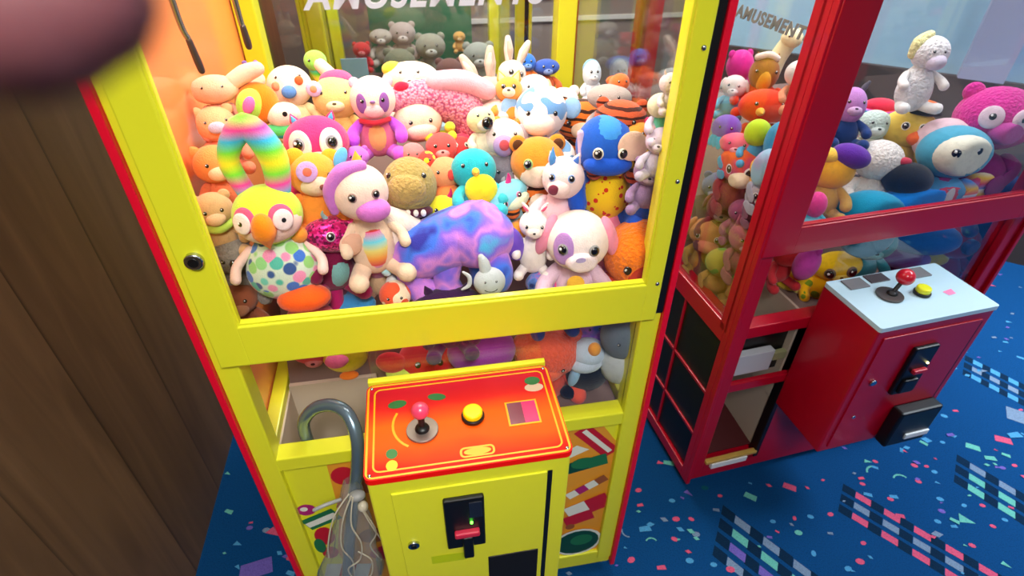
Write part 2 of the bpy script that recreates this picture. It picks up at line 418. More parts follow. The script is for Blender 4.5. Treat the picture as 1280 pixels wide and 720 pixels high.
cluster((928, 656), (964, 683), (925, 673), 3, 4, [CG, CM, CV, CG])
cluster((1222, 455), (1244, 466), (1221, 464), 4, 3, [CS, CG, CS])
for b_ in BIG: shape(*b_)
random.seed(11)
for i in range(1350):
    x = random.uniform(-1.2, 3.6); y = random.uniform(0.55, 3.0)
    a = random.uniform(-.8, .2); s_ = random.choice([.006, .008, .010, .013]); m_ = random.choice([CP, CS, CS, CG, CV, CM])
    if random.random() < .12: s_ *= 1.8
    P = random.choice([[(-1, -.4), (1, -.5), (.9, .5), (-.9, .4)], [(-1, 0), (0, -.6), (1, 0), (0, .6)], [(-1, -.5), (1, 0), (-.7, .6)]])
    fp(m_, [(x + s_ * (u * math.cos(a) - v * math.sin(a)), y + s_ * (u * math.sin(a) + v * math.cos(a))) for u, v in P])
tag(mb.build('floor'), None, kind='structure')

# ------------------------------------------------------------------ crane cabinets
W_, D_, H_ = 0.80, 0.75, 1.88
GLASS = glass_mat('clear_glass', 1.5); SIDEGLASS = glass_mat('side_acrylic', 1.75)
def orange_glow_mat():  # orange glow on the left glass, painted as the colour of an opaque pane
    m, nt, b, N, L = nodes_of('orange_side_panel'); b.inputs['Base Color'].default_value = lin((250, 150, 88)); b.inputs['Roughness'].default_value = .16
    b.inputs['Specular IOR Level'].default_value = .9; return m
ORANGE_GLOW = orange_glow_mat()
CHROME = plain((190, 195, 200), 0.2, 1.0, name='chrome'); BLACK = plain((14, 13, 15), 0.4, name='black_plastic'); DARK = plain((30, 26, 26), 0.8, name='dark_cavity')
BEIGE = plain((196, 178, 160), 0.55, name='beige_board'); WHITE = plain((232, 234, 238), 0.45, name='white_plastic')

def lettering(parent, txt, size, loc, rot, mat, name='lettering', label=None, shear=0.3, ext=0.0008):
    cu = bpy.data.curves.new(name, 'FONT'); cu.body = txt; cu.size = size; cu.extrude = ext; cu.align_x = 'CENTER'; cu.shear = shear; cu.offset = 0.0012 if size > .03 else 0
    cu.space_character = 1.15
    tmp = bpy.data.objects.new('tmp', cu); C.objects.link(tmp)
    me = bpy.data.meshes.new_from_object(tmp); bpy.data.objects.remove(tmp)
    me.name = name
    o = bpy.data.objects.new(name, me); me.materials.clear(); me.materials.append(mat); C.objects.link(o)
    o.parent = parent; o.location = loc; o.rotation_euler = rot
    if label: o['label'] = label
    return o

def candy_art(mb, side):
    """printed sweets picture on the lower front panel (faces of the panel itself)"""
    y = 0.0135
    OR = plain((226, 150, 40), 0.5, name='print_orange'); RD = plain((190, 20, 45), 0.5, name='print_red'); GR = plain((30, 110, 70), 0.5, name='print_green')
    WH = plain((225, 225, 215), 0.5, name='print_white'); PU = plain((170, 30, 110), 0.5, name='print_purple'); DG = plain((10, 70, 55), 0.5, name='print_dark_green'); BR = plain((150, 80, 40), 0.5, name='print_brown')
    k = [0]
    def p(mat, pts):
        k[0] += 1; mb.poly(mat, [(a, y - 0.0003 * k[0], b) for a, b in pts])
    def rod(x0, z0, x1, z1, w, cols):
        d = Vector((x1 - x0, z1 - z0)); n = Vector((-d.y, d.x)).normalized() * w; m = len(cols)
        for i, c in enumerate(cols):
            a = Vector((x0, z0)) + d * (i / m); b = Vector((x0, z0)) + d * ((i + 1) / m)
            p(c, [a + n, b + n, b - n, a - n])
    def disc(cx, cz, rx, rz, c):
        p(c, [(cx + rx * math.cos(t * PI / 9), cz + rz * math.sin(t * PI / 9)) for t in range(18)])
    if side == 'L':
        p(OR, [(.135, .60), (.245, .60), (.245, .06), (.12, .06), (.10, .25), (.13, .40)])
        disc(.16, .53, .025, .03, RD); disc(.20, .50, .03, .04, BR)
        disc(.066, .432, .020, .020, PU); disc(.062, .436, .008, .008, WH)
        rod(.055, .375, .125, .405, .022, [GR, GR]); rod(.057, .374, .122, .402, .009, [WH])
        disc(.085, .325, .022, .036, RD); disc(.085, .255, .018, .025, RD); disc(.068, .29, .012, .03, GR)
        rod(.06, .18, .16, .15, .03, [WH, RD, WH]); disc(.19, .30, .035, .03, BR); disc(.21, .22, .04, .03, RD)
    else:
        p(OR, [(.575, .60), (.70, .60), (.76, .50), (.765, .06), (.575, .06)])
        p(WH, [(.60, .48), (.66, .52), (.69, .50), (.60, .455)])
        rod(.665, .575, .745, .475, .020, [RD, RD]); rod(.672, .568, .74, .483, .006, [WH])
        rod(.60, .43, .735, .46, .020, [GR, DG, GR]); disc(.62, .435, .03, .02, DG); disc(.68, .455, .03, .02, GR)
        rod(.65, .33, .74, .39, .013, [WH, PU, WH, BR])
        rod(.655, .255, .755, .30, .030, [WH, RD]); rod(.65, .222, .72, .245, .022, [RD])
        disc(.665, .20, .012, .012, BR)
        disc(.69, .12, .066, .062, WH); disc(.69, .12, .058, .054, DG); disc(.70, .13, .03, .025, GR)
        p(RD, [(.60, .05), (.70, .06), (.70, .035), (.60, .035)])

def crane(name, label, loc, rz, paint, trim, side, front_low, box_z=0.80, box_y=-0.2, lamp=0.0, lamp_col=(1, 1, 1), style='yellow', backdrop=None, letters='front', group=None):
    t = thing(name, label, 'claw machine', (loc[0], loc[1], 0), rz, group)
    def B(mb, nm, par=t, lab=None, l=(0, 0, BOTTOM)):
        o = mb.build(nm, par, loc=l if par is t else (0, 0, 0))
        if lab: o['label'] = lab
        return o
    f = MB()
    e = 0.012
    # posts
    for x0, x1 in ((e, .05), (W_ - .05, W_ - e)):
        f.box(paint, (x0, 0, 0.03), (x1, .045, H_ - .15), .003)
    for x0, x1 in ((e, .058), (W_ - .058, W_ - e)):
        f.box(paint, (x0, D_ - .06, 0.03), (x1, D_ - .002, H_ - .15), .003)
    # base, sill beams, top beams
    f.box(paint, (e, .004, 0), (W_ - e, D_, .06), .004)
    f.box(paint, (.045, .002, .585), (W_ - .045, .042, .622), .003)
    f.box(paint, (.045, D_ - .04, .575), (W_ - .045, D_ - .004, .622), .003)
    for x0, x1 in ((e, .042), (W_ - .042, W_ - e)):
        f.box(paint, (x0, .04, .575), (x1, D_ - .05, .622), .003)
        f.box(paint, (x0, .04, 1.68), (x1, D_ - .05, 1.74), .003)
    f.box(paint, (.045, .002, 1.70), (W_ - .045, .042, 1.74), .003)
    f.box(paint, (.045, D_ - .04, 1.70), (W_ - .045, D_ - .004, 1.74), .003)
    frame = B(f, 'cabinet_frame')
    r = MB(); r.box(paint, (0.0, -.01, H_ - .14), (W_, D_, H_), .006); B(r, 'roof_box')
    for x0 in (0, W_ - e):
        q = MB(); q.box(trim, (x0, -.008, .0), (x0 + e, .008, H_ - .14), .002); q.box(trim, (x0, .008, .0), (x0 + e, .03, H_ - .14), .001)
        q.box(trim, (x0, D_ - .03, .0), (x0 + e, D_, H_ - .14), .001)
        B(q, 'edge_trim', lab='red edge moulding' if style == 'yellow' else None)
    # side windows and lower sides
    for k, (x0, x1) in enumerate(((.006, .010), (W_ - .010, W_ - .006))):
        g = MB(); g.box(ORANGE_GLOW if (style == 'yellow' and k == 0) else SIDEGLASS, (x0, .03, .60), (x1, D_ - .03, 1.72)); B(g, 'side_window')  # left pane of the yellow cabinet carries the painted glow
        g = MB()
        if side == 'ribs':
            xo = (.0, .012) if k == 0 else (W_ - .012, W_)
            g.box(BLACK, (xo[0] + (.008 if k == 0 else 0), .03, .05), (xo[1] - (0 if k == 0 else .008), D_ - .03, .58))
            g.box(paint, (xo[0], .03, .565), (xo[1], D_ - .03, .622), .002)
            for z in (.37, .195): g.box(paint, (xo[0] + .003, .03, z - .005), (xo[1] - .003, D_ - .03, z + .005), .001)
            g.box(paint, (xo[0], .03, .0), (xo[1], D_ - .03, .04), .002)
            for y in (.215, .50): g.box(paint, (xo[0] + .003, y - .004, .03), (xo[1] - .003, y + .004, .57), .001)
        else:
            g.box(paint, ((.0, .03, 0) if k == 0 else (W_ - .012, .03, 0)), ((.012, D_ - .03, .60) if k == 0 else (W_, D_ - .03, .60)))
        B(g, 'side_panel')
        if style == 'red': B(MB().box(paint, ((0, .02, .6) if k == 0 else (W_ - .008, .02, .6)), ((.008, .05, 1.74) if k == 0 else (W_, .05, 1.74)), .001), 'side_stile')
    g = MB(); g.box(GLASS, (.05, D_ - .02, .61), (W_ - .05, D_ - .016, 1.71)); B(g, 'back_window')
    g = MB(); g.box(paint, (.03, D_ - .02, .04), (W_ - .03, D_ - .008, .59)); B(g, 'back_panel')
    if backdrop: B(MB().box(backdrop, (.19, D_ - .045, .62), (W_ - .14, D_ - .03, 1.62), .002), 'backdrop', lab='green backdrop board')
    # lower front panel
    g = MB()
    if front_low == 'art':
        g.box(paint, (.048, .014, .055), (W_ - .048, .024, .592)); candy_art(g, 'L'); candy_art(g, 'R')
        B(g, 'front_panel', lab='lower panel printed with sweets')
    elif front_low == 'open':
        # red front: dark recess with a flap, prize opening left of the control box
        g.box(paint, (.24, .004, .055), (W_ - .045, .03, .40), .002)
        g.box(paint, (.05, .004, .385), (.25, .02, .415), .002)
        g.box(paint, (.05, .004, .045), (.25, .02, .075), .002)
        g.box(BLACK, (.05, .05, .40), (W_ - .05, .06, .59))
        B(g, 'front_panel')
        g = MB(); g.box(plain((190, 195, 205), 0.4, name='grey_flap'), (.055, .022, .428), (.180, .045, .50), .002)
        g.box(plain((150, 150, 110), .5, name='olive_tab'), (.19, .03, .45), (.235, .045, .478), .002); B(g, 'coin_flap', lab='pale grey flap in the dark recess')
        g = MB()
        g.poly(plain((70, 8, 14), .6, name='dark_red_chute'), [(.052, .03, .08), (.235, .03, .08), (.235, .25, .10), (.052, .25, .10)], .004)
        g.poly(BEIGE, [(.06, .24, .10), (.06, .24, .38), (.235, .24, .38), (.235, .24, .10)], .004)
        g.poly(BEIGE, [(.234, .03, .08), (.234, .24, .10), (.234, .24, .38), (.234, .03, .38)], .003)
        g.poly(plain((70, 8, 14), .6, name='dark_red_chute'), [(.052, .03, .08), (.052, .24, .10), (.052, .24, .38), (.052, .03, .38)], .003)
        B(g, 'prize_bin')
        g = MB(); g.box(plain((225, 180, 90), .3, .3, name='brass_lip'), (.055, -.004, .072), (.232, .012, .083), .002); g.box(WHITE, (.075, -.006, .048), (.20, .006, .070), .002)
        g.box(BLACK, (.228, .0, .05), (.243, .03, .385), .002)
        B(g, 'bin_lip', lab='brass coloured lip of the prize opening')
    else:
        g.box(paint, (.048, .014, .055), (W_ - .048, .024, .592)); B(g, 'front_panel')
    # glazing under the door rail (right of the chute mouth) 
    g = MB(); g.box(GLASS, (.255, .016, .62), (W_ - .05, .020, .90)); B(g, 'lower_window')
    # hinged door
    d = MB(); y0, y1 = -.011, .0
    zt, zb, zr, xl, xr = 1.80 - .07, .885, .967, .026, W_ - .028
    if style == 'plain': zb, zr = .70, .76
    iL, iR = .075, .742
    if style == 'red': iL, iR, zr, zb, xl, xr = .088, .735, .915, .845, .006, W_ - .006
    d.box(paint, (xl, y0, zb), (iL, y1, zt), .003); d.box(paint, (iR, y0, zb), (xr, y1, zt), .003)
    d.box(paint, (iL - .004, y0, zb), (iR + .004, y1, zr), .003); d.box(paint, (iL - .004, y0, zt - .07), (iR + .004, y1, zt), .003)
    lipc = paint
    for a, b in (((iL - .001, y0 + .004, zr), (iL + .003, y1 + .004, zt - .07)), ((iR - .003, y0 + .004, zr), (iR + .001, y1 + .004, zt - .07)), ((iL, y0 + .004, zr - .001), (iR, y1 + .005, zr + .004))):
        d.box(lipc, a, b, .001)
    door = B(d, 'door')
    B(MB().box(GLASS, (iL, -.004, zr), (iR, -.001, zt - .07)), 'door_window', door)
    B(MB().box(BLACK, (xr + .001, -.004, zb + .01), (W_ - e - .001, .0, zt), .0), 'hinge_gap', door, 'black hinge strip')
    if style == 'yellow':
        B(MB().cyl(CHROME, (.052, y0 - .003, 1.096), .013, .01, (PI / 2, 0, 0), bev=.002).cyl(BLACK, (.052, y0 - .0085, 1.096), .007, .002, (PI / 2, 0, 0)), 'lock', door)
        for z in (1.354, 1.161, .968): B(MB().ell(CHROME, (.762, y0, z), (.004, .003, .004), seg=12, ring=8), 'screw', door)
    # casters
    for x in (.08, W_ - .08):
        for y in (.08, D_ - .08):
            c = MB(); c.box(BLACK, (x - .025, y - .025, -.006), (x + .025, y + .025, .002)); c.cyl(BLACK, (x, y, -BOTTOM + .014), .014, .02, (0, PI / 2, 0)); B(c, 'caster')
    # prize chute and bed
    g = MB(); zc = .60
    flatbed = style == 'plain'
    g.box(BEIGE, (.045, .205, .30), (.235, .215, .615)); g.box(BEIGE, (.228, .03, .30), (.236, .21, .612)); g.box(BEIGE, (.040, .03, .30), (.046, .21, .60))
    if front_low == 'art': g.box(DARK, (.045, .03, .30), (.23, .21, .31))
    B(g, 'prize_chute', lab='beige prize chute')
    bedm = plain((120, 96, 90), .8, name='bed_board'); bed = MB()
    prof = [(.03, .60), (.20, .60), (.34, .82), (D_ - .05, .98), (D_ - .05, .56), (.03, .56)] if not flatbed else [(.03, .72), (D_ - .05, .74), (D_ - .05, .56), (.03, .56)]
    def slab(x0, x1, pr):
        a = [bed.bm.verts.new((x0, y, z)) for y, z in pr]; b = [bed.bm.verts.new((x1, y, z)) for y, z in pr]; n = len(pr); mi = bed.mi(bedm)
        for i in range(n): bed.bm.faces.new((a[i], a[(i + 1) % n], b[(i + 1) % n], b[i])).material_index = mi
        bed.bm.faces.new(a).material_index = mi; bed.bm.faces.new(list(reversed(b))).material_index = mi
    slab(.24, W_ - .045, prof); slab(.045, .2395, [(.218, .61), (.34, .82), (D_ - .05, .98), (D_ - .05, .56), (.218, .56)] if not flatbed else [(.218, .72), (D_ - .05, .74), (D_ - .05, .56), (.218, .56)])
    B(bed, 'prize_bed')
    # lamp inside the roof
    lm = MB(); lm.box(plain((255, 255, 250), .5, name='tube_lens', emit=2.0 if lamp else 0), (.12, .10, 1.722), (W_ - .12, .16, 1.734), .003); B(lm, 'lamp')
    if lamp:
        X = Vector((math.cos(rz), math.sin(rz), 0)); N = Vector((-math.sin(rz), math.cos(rz), 0))
        p = Vector((loc[0], loc[1], 0)) + X * (W_ / 2) + N * (D_ * .42) + Vector((0, 0, 1.70 + BOTTOM))
        l = area('cabinet_lamp_light', p, .6, lamp, lamp_col, p - Vector((0, 0, 1)), sy=.45); l.rotation_euler.z += rz
    # control box
    bx0, bx1 = (.25, .572) if style != 'red' else (.228, .555)
    by = box_y; bz0 = .30
    c = MB(); c.box(paint, (bx0, by, bz0), (bx1, .002, box_z - .012), .004)
    if style == 'yellow': c.box(paint, (bx0 - .001, -.004, box_z - .02), (bx1 + .001, .008, box_z + .006), .002)
    cb = B(c, 'control_box')
    return t, cb, door, B, (bx0, bx1, by, box_z, bz0)

YEL = plain((228, 226, 40), .42, coat=.2, name='yellow_paint'); REDT = plain((226, 6, 44), .4, name='red_moulding'); REDP = plain((186, 0, 34), .35, coat=.25, name='red_paint')
YL = (ORG['Y'].x, ORG['Y'].y); RL = (ORG['R'].x, ORG['R'].y)

# ---- the yellow machine
tY, cb, door, B, (bx0, bx1, by, bz, b0) = crane('claw_machine', 'yellow claw machine with red edge trim and orange control panel, crammed with plush toys', YL, YAWS['Y'], YEL, REDT, 'plain', 'art', lamp=LAMP_Y, lamp_col=(1.0, .93, .84))
lettering(door, 'AMUSEMENTS', .040, (.405, -.0055, 1.413), (PI / 2, 0, 0), plain((240, 232, 236), .5, name='white_vinyl'), label='white slanted letters on the glass')
# control panel with printed art
def panel_art_mat():
    m, nt, b, N, L = nodes_of('orange_panel_print')
    tc = N.new('ShaderNodeTexCoord'); sp = N.new('ShaderNodeSeparateXYZ'); L.new(tc.outputs['Generated'], sp.inputs[0])
    n = N.new('ShaderNodeTexNoise'); n.inputs['Scale'].default_value = 2.5; L.new(tc.outputs['Generated'], n.inputs['Vector'])
    a = N.new('ShaderNodeMath'); a.operation = 'MULTIPLY_ADD'; a.inputs[1].default_value = .25; L.new(n.outputs['Fac'], a.inputs[0]); L.new(sp.outputs['Y'], a.inputs[2])
    r = ramp(N, [(240, 6, 6), (246, 16, 2), (255, 88, 0), (255, 96, 0), (228, 36, 30), (205, 16, 36)]); L.new(a.outputs[0], r.inputs['Fac']); L.new(r.outputs['Color'], b.inputs['Base Color'])
    b.inputs['Roughness'].default_value = .55; b.inputs['Specular IOR Level'].default_value = .25; return m
PA = panel_art_mat(); ORL = plain((255, 176, 20), .4, name='amber_line'); GRN = plain((50, 120, 60), .5, name='leaf_green')
def plate(x0, x1, y0, y1, z0, z1, r, mat):
    q = MB(); pts = []
    for cx, cy, a0 in ((x1 - r, y1 - r, 0), (x0 + r, y1 - r, 90), (x0 + r, y0 + r, 180), (x1 - r, y0 + r, 270)):
        for k in range(5): a = R_(a0 + k * 22.5); pts.append((cx + r * math.cos(a), cy + r * math.sin(a), z0))
    q.poly(mat, pts, z1 - z0, (0, 0, 1)); return q, pts
q, pts = plate(bx0 - .003, bx1 + .003, by - .004, -.006, bz - .012, bz, .012, PA); 
def ring_line(q, x0, x1, y0, y1, w, z, mat, r=.012):
    def loop(x0, x1, y0, y1, r):
        P = []
        for cx, cy, a0 in ((x1 - r, y1 - r, 0), (x0 + r, y1 - r, 90), (x0 + r, y0 + r, 180), (x1 - r, y0 + r, 270)):
            for k in range(5): a = R_(a0 + k * 22.5); P.append((cx + r * math.cos(a), cy + r * math.sin(a), z))
        return P
    A = loop(x0, x1, y0, y1, r); Bp = loop(x0 + w, x1 - w, y0 + w, y1 - w, max(r - w, .001))
    for i in range(len(A)): q.poly(mat, [A[i], A[(i + 1) % len(A)], Bp[(i + 1) % len(A)], Bp[i]])
ring_line(q, bx0 - .001, bx1 + .001, by - .002, -.008, .0035, bz + .0004, ORL)
ring_line(q, bx0 + .010, bx1 - .010, by + .008, -.018, .0030, bz + .0004, ORL)
ring_line(q, .396, .452, -.187, -.167, .0035, bz + .0005, ORL, .008)
def flat(q, mat, cx, cy, rx, ry, ang=0, z=.0006, n=16):
    q.poly(mat, [(cx + rx * math.cos(2 * PI * i / n) * math.cos(ang) - ry * math.sin(2 * PI * i / n) * math.sin(ang), cy + rx * math.cos(2 * PI * i / n) * math.sin(ang) + ry * math.sin(2 * PI * i / n) * math.cos(ang), bz + z) for i in range(n)])
flat(q, ORL, .424, -.177, .022, .007, 0); flat(q, GRN, .300, -.058, .016, .009, .1); flat(q, GRN, .368, -.052, .016, .008, -.2); flat(q, GRN, .290, -.160, .009, .010, .4)
flat(q, plain((225, 215, 40), .5, name='lemon_print'), .290, -.182, .009, .010, 0); flat(q, GRN, .540, -.042, .014, .010, 0); flat(q, plain((222, 190, 160), .5, name='peach_print'), .540, -.058, .017, .010, 0, .0005); 
for k in range(9):   # curved amber swoosh left of the stick
    a0 = 2.6 + k * .17; a1 = a0 + .18; q.poly(ORL, [(.345 + .055 * math.cos(a0), -.105 + .055 * math.sin(a0), bz + .0004), (.345 + .055 * math.cos(a1), -.105 + .055 * math.sin(a1), bz + .0004), (.345 + .051 * math.cos(a1), -.105 + .051 * math.sin(a1), bz + .0004), (.345 + .051 * math.cos(a0), -.105 + .051 * math.sin(a0), bz + .0004)])
B(q, 'control_panel', cb, 'orange and red printed control panel')
PINKB = plain((235, 70, 110), .3, coat=.5, name='pink_ball')
j = MB(); j.cyl(plain((135, 125, 120), .35, .6, name='steel_disc'), (.340, -.122, bz + .0025), .0265, .005, bev=.001); j.ell(BLACK, (.340, -.122, bz + .006), (.012, .012, .008)); B(j, 'joystick_base', cb, 'round steel joystick plate'); j = MB(); j.tube(BLACK, [(.340, -.122, bz + .005), (.340, -.116, bz + .034)], .0055)
j.ell(PINKB, (.340, -.114, bz + .040), .0145); B(j, 'joystick', cb, 'joystick with pink ball knob')
j = MB(); j.cyl(BLACK, (.425, -.108, bz + .004), .0195, .008, bev=.002); j.cyl(plain((250, 225, 10), .3, name='yellow_button'), (.425, -.108, bz + .012), .0165, .012, bev=.003); B(j, 'push_button', cb, 'round yellow push button')
j = MB(); j.box(ORL, (.482, -.138, bz), (.537, -.086, bz + .0015)); j.box(plain((120, 30, 75), .2, name='dark_window', coat=1), (.485, -.135, bz + .001), (.510, -.089, bz + .002)); j.box(plain((235, 10, 110), .3, name='magenta_window', coat=1), (.510, -.135, bz + .001), (.534, -.089, bz + .002)); B(j, 'credit_display', cb, 'square maroon and magenta display')
for x, y in ((bx0 + .006, by + .005), (bx1 - .006, by + .005), (bx0 + .006, -.014), (bx1 - .006, -.014)): B(MB().ell(CHROME, (x, y, bz), (.0035, .0035, .002), seg=10, ring=6), 'panel_screw', cb)
j = MB(); j.box(YEL, (.283, by - .0035, .31), (.534, by + .001, .755), .001); B(j, 'access_door', cb)
B(MB().box(BLACK, (.535, by - .0015, .31), (.543, by + .001, .755)), 'door_slot', cb, 'black slot down the hinge side of the access door')
j = MB(); y = by - .003; j.box(BLACK, (.361, y - .010, .585), (.428, y, .728), .003); j.box(plain((30, 34, 48), .2, name='slate_plate'), (.402, y - .0115, .675), (.424, y - .009, .718), .001)
j.box(BLACK, (.388, y - .018, .560), (.406, y - .002, .625), .003); j.box(plain((205, 40, 70), .4, name='red_lever'), (.375, y - .020, .630), (.418, y - .008, .643), .003)
j.ell(plain((90, 255, 60), .4, name='green_led', emit=6), (.405, y - .0125, .664), .0028, seg=10, ring=8); B(j, 'coin_mechanism', cb, 'black coin entry with red lever and tiny green light')
B(MB().cyl(CHROME, (.304, y - .003, .607), .010, .007, (PI / 2, 0, 0), bev=.0015).cyl(BLACK, (.304, y - .007, .607), .005, .002, (PI / 2, 0, 0)), 'key_lock', cb)
B(MB().box(plain((14, 10, 10), .6, name='black_cavity'), (.432, y - .0025, .36), (.526, y + .001, .523), .002), 'coin_return', cb, 'black coin return opening')
B(MB().poly(plain((190, 205, 0), .5, name='lime_sticker'), [(.330, y - .0012, .556), (.392, y - .0012, .553), (.392, y - .0012, .528), (.330, y - .0012, .531)]), 'sticker', cb, 'lime green sticker')

# ---- the red machine
tR, cb, door, B, (bx0, bx1, by, bz, b0) = crane('claw_machine', 'red claw machine with pale blue control panel, standing on the blue carpet', RL, YAWS['R'], REDP, REDP, 'ribs', 'open', box_z=.735, box_y=-.178, lamp=LAMP_R, lamp_col=(.92, .96, 1.0), style='red')
lettering(tR, 'AMUSEMENTS', .034, (.004, .16, 1.288 + BOTTOM), (PI / 2, 0, -PI / 2), plain((120, 122, 122), .4, name='frosted_vinyl'), label='frosted slanted letters on the side glass')
PALE = plain((196, 226, 240), .35, name='pale_blue_plate'); GREYP = plain((120, 118, 122), .5, name='grey_pad')
q, pts = plate(bx0 - .002, bx1 + .002, by - .003, .0, bz - .012, bz, .006, PALE); B(q, 'control_panel', cb, 'pale blue white control panel')
j = MB(); 
for x0 in (.262, .445): B(MB().box(GREYP, (x0, -.045, bz), (x0 + .055, -.008, bz + .004), .001), 'legend_plate', cb, 'grey pad')
j.box(plain((70, 60, 66), .5, name='dark_pad'), (.33, -.035, bz), (.385, -.004, bz + .003), .001); B(j, 'legend_plate', cb, 'dark pad')
j = MB(); j.cyl(plain((92, 86, 84), .4, .5, name='steel_disc2'), (.335, -.085, bz + .003), .030, .005, bev=.001); j.ell(BLACK, (.34, -.085, bz + .006), (.012, .012, .008)); B(j, 'joystick_base', cb); j = MB(); j.tube(BLACK, [(.34, -.085, bz + .006), (.368, -.076, bz + .034)], .005)
j.ell(plain((215, 20, 45), .3, coat=.5, name='red_ball'), (.370, -.076, bz + .042), .020); B(j, 'joystick', cb, 'joystick with red ball knob')
j = MB(); j.cyl(BLACK, (.415, -.098, bz + .004), .019, .008, bev=.002); j.cyl(plain((235, 235, 30), .3, name='yellow_button2'), (.415, -.098, bz + .013), .016, .014, bev=.003); B(j, 'push_button', cb, 'round yellow push button')
B(MB().poly(plain((255, 140, 185), .5, name='pink_sticker'), [(.470, -.105, bz + .0006), (.500, -.100, bz + .0006), (.496, -.118, bz + .0006), (.474, -.120, bz + .0006)]), 'sticker', cb, 'small pink sticker')
j = MB(); j.box(REDP, (.25, by - .0035, .32), (.528, by + .001, .70), .001); B(j, 'access_door', cb)
B(MB().box(plain((60, 0, 12), .5, name='door_shadow_gap'), (.529, by - .001, .32), (.536, by + .001, .69)), 'door_slot', cb, 'dark gap beside the access door')
y = by - .003
j = MB(); j.box(BLACK, (.352, y - .012, .50), (.422, y, .655), .004); j.box(BLACK, (.362, y - .02, .51), (.405, y - .008, .555), .004); j.box(plain((190, 30, 50), .4, name='red_lever2'), (.372, y - .022, .575), (.412, y - .01, .587), .003); j.ell(plain((250, 240, 160), .4, name='amber_led', emit=5), (.408, y - .014, .602), .003, seg=10, ring=8)
B(j, 'coin_mechanism', cb, 'black coin entry with red lever')
B(MB().cyl(CHROME, (.284, y - .003, .555), .009, .006, (PI / 2, 0, 0), bev=.0015), 'key_lock', cb)
B(MB().cyl(CHROME, (.284, y - .001, .43), .005, .004, (PI / 2, 0, 0)), 'door_bolt', cb)
j = MB(); j.box(BLACK, (.40, y - .035, .31), (.53, y, .44), .006); j.box(WHITE, (.45, y - .04, .335), (.525, y - .034, .352), .001); B(j, 'coin_return', cb, 'black coin return box with a pale strip')

# ---- another yellow machine, standing further back
BK = wpt('Y', .03, 1.42, 0)
tB, cb, door, B, (bx0, bx1, by, bz, b0) = crane('claw_machine', 'second yellow claw machine with green backdrop, seen through the back glass of the first', (BK.x, BK.y), YAWS['Y'], YEL, YEL, 'plain', 'plain', style='plain', lamp=9.0, backdrop=plain((40, 110, 78), .6, name='green_board'))
q, pts = plate(bx0 - .002, bx1 + .002, by - .003, .0, bz - .012, bz, .006, PALE); B(q, 'control_panel', cb, 'pale blue control panel')
B(MB().cyl(BLACK, (.33, -.1, bz + .003), .025, .006).tube(BLACK, [(.33, -.1, bz), (.33, -.1, bz + .03)], .005).ell(PINKB, (.33, -.1, bz + .04), .016), 'joystick', cb)
B(MB().cyl(YEL, (.42, -.1, bz + .006), .016, .012, bev=.003), 'push_button', cb)
B(MB().box(plain((150, 195, 220), .5, name='pale_blue_card'), (.115, -.022, .90), (.205, -.0165, .995), .001), 'notice', door, 'pale blue card on the door')

# ------------------------------------------------------------------ plush toys
def mt(c):
    """colour triple, or (base, pattern, cols, scale) -> cloth"""
    if hasattr(c, 'node_tree'): return c
    if isinstance(c[0], (tuple, list)): return fabric(c[0], *c[1:])
    return fabric(c)
EYEB = plain((16, 12, 14), .12, coat=1.0, name='eye_black'); EYEW = plain((250, 250, 250), .2, name='eye_highlight')
BLK = (22, 20, 24)
def on(hr, ex, ez):
    """point and outward normal on the front of an ellipsoid head"""
    q = max(0.05, 1 - ex * ex - ez * ez)
    p = Vector((ex * hr[0], -math.sqrt(q) * hr[1], ez * hr[2]))
    n = Vector((p.x / hr[0] ** 2, p.y / hr[1] ** 2, p.z / hr[2] ** 2)).normalized()
    return p, n
def disc_at(mb, m, p, n, rx, rz, th):
    q = n.to_track_quat('Y', 'Z'); rot = q.to_euler()
    mb.ell(m, p, (rx, th, rz), rot, 18, 12)

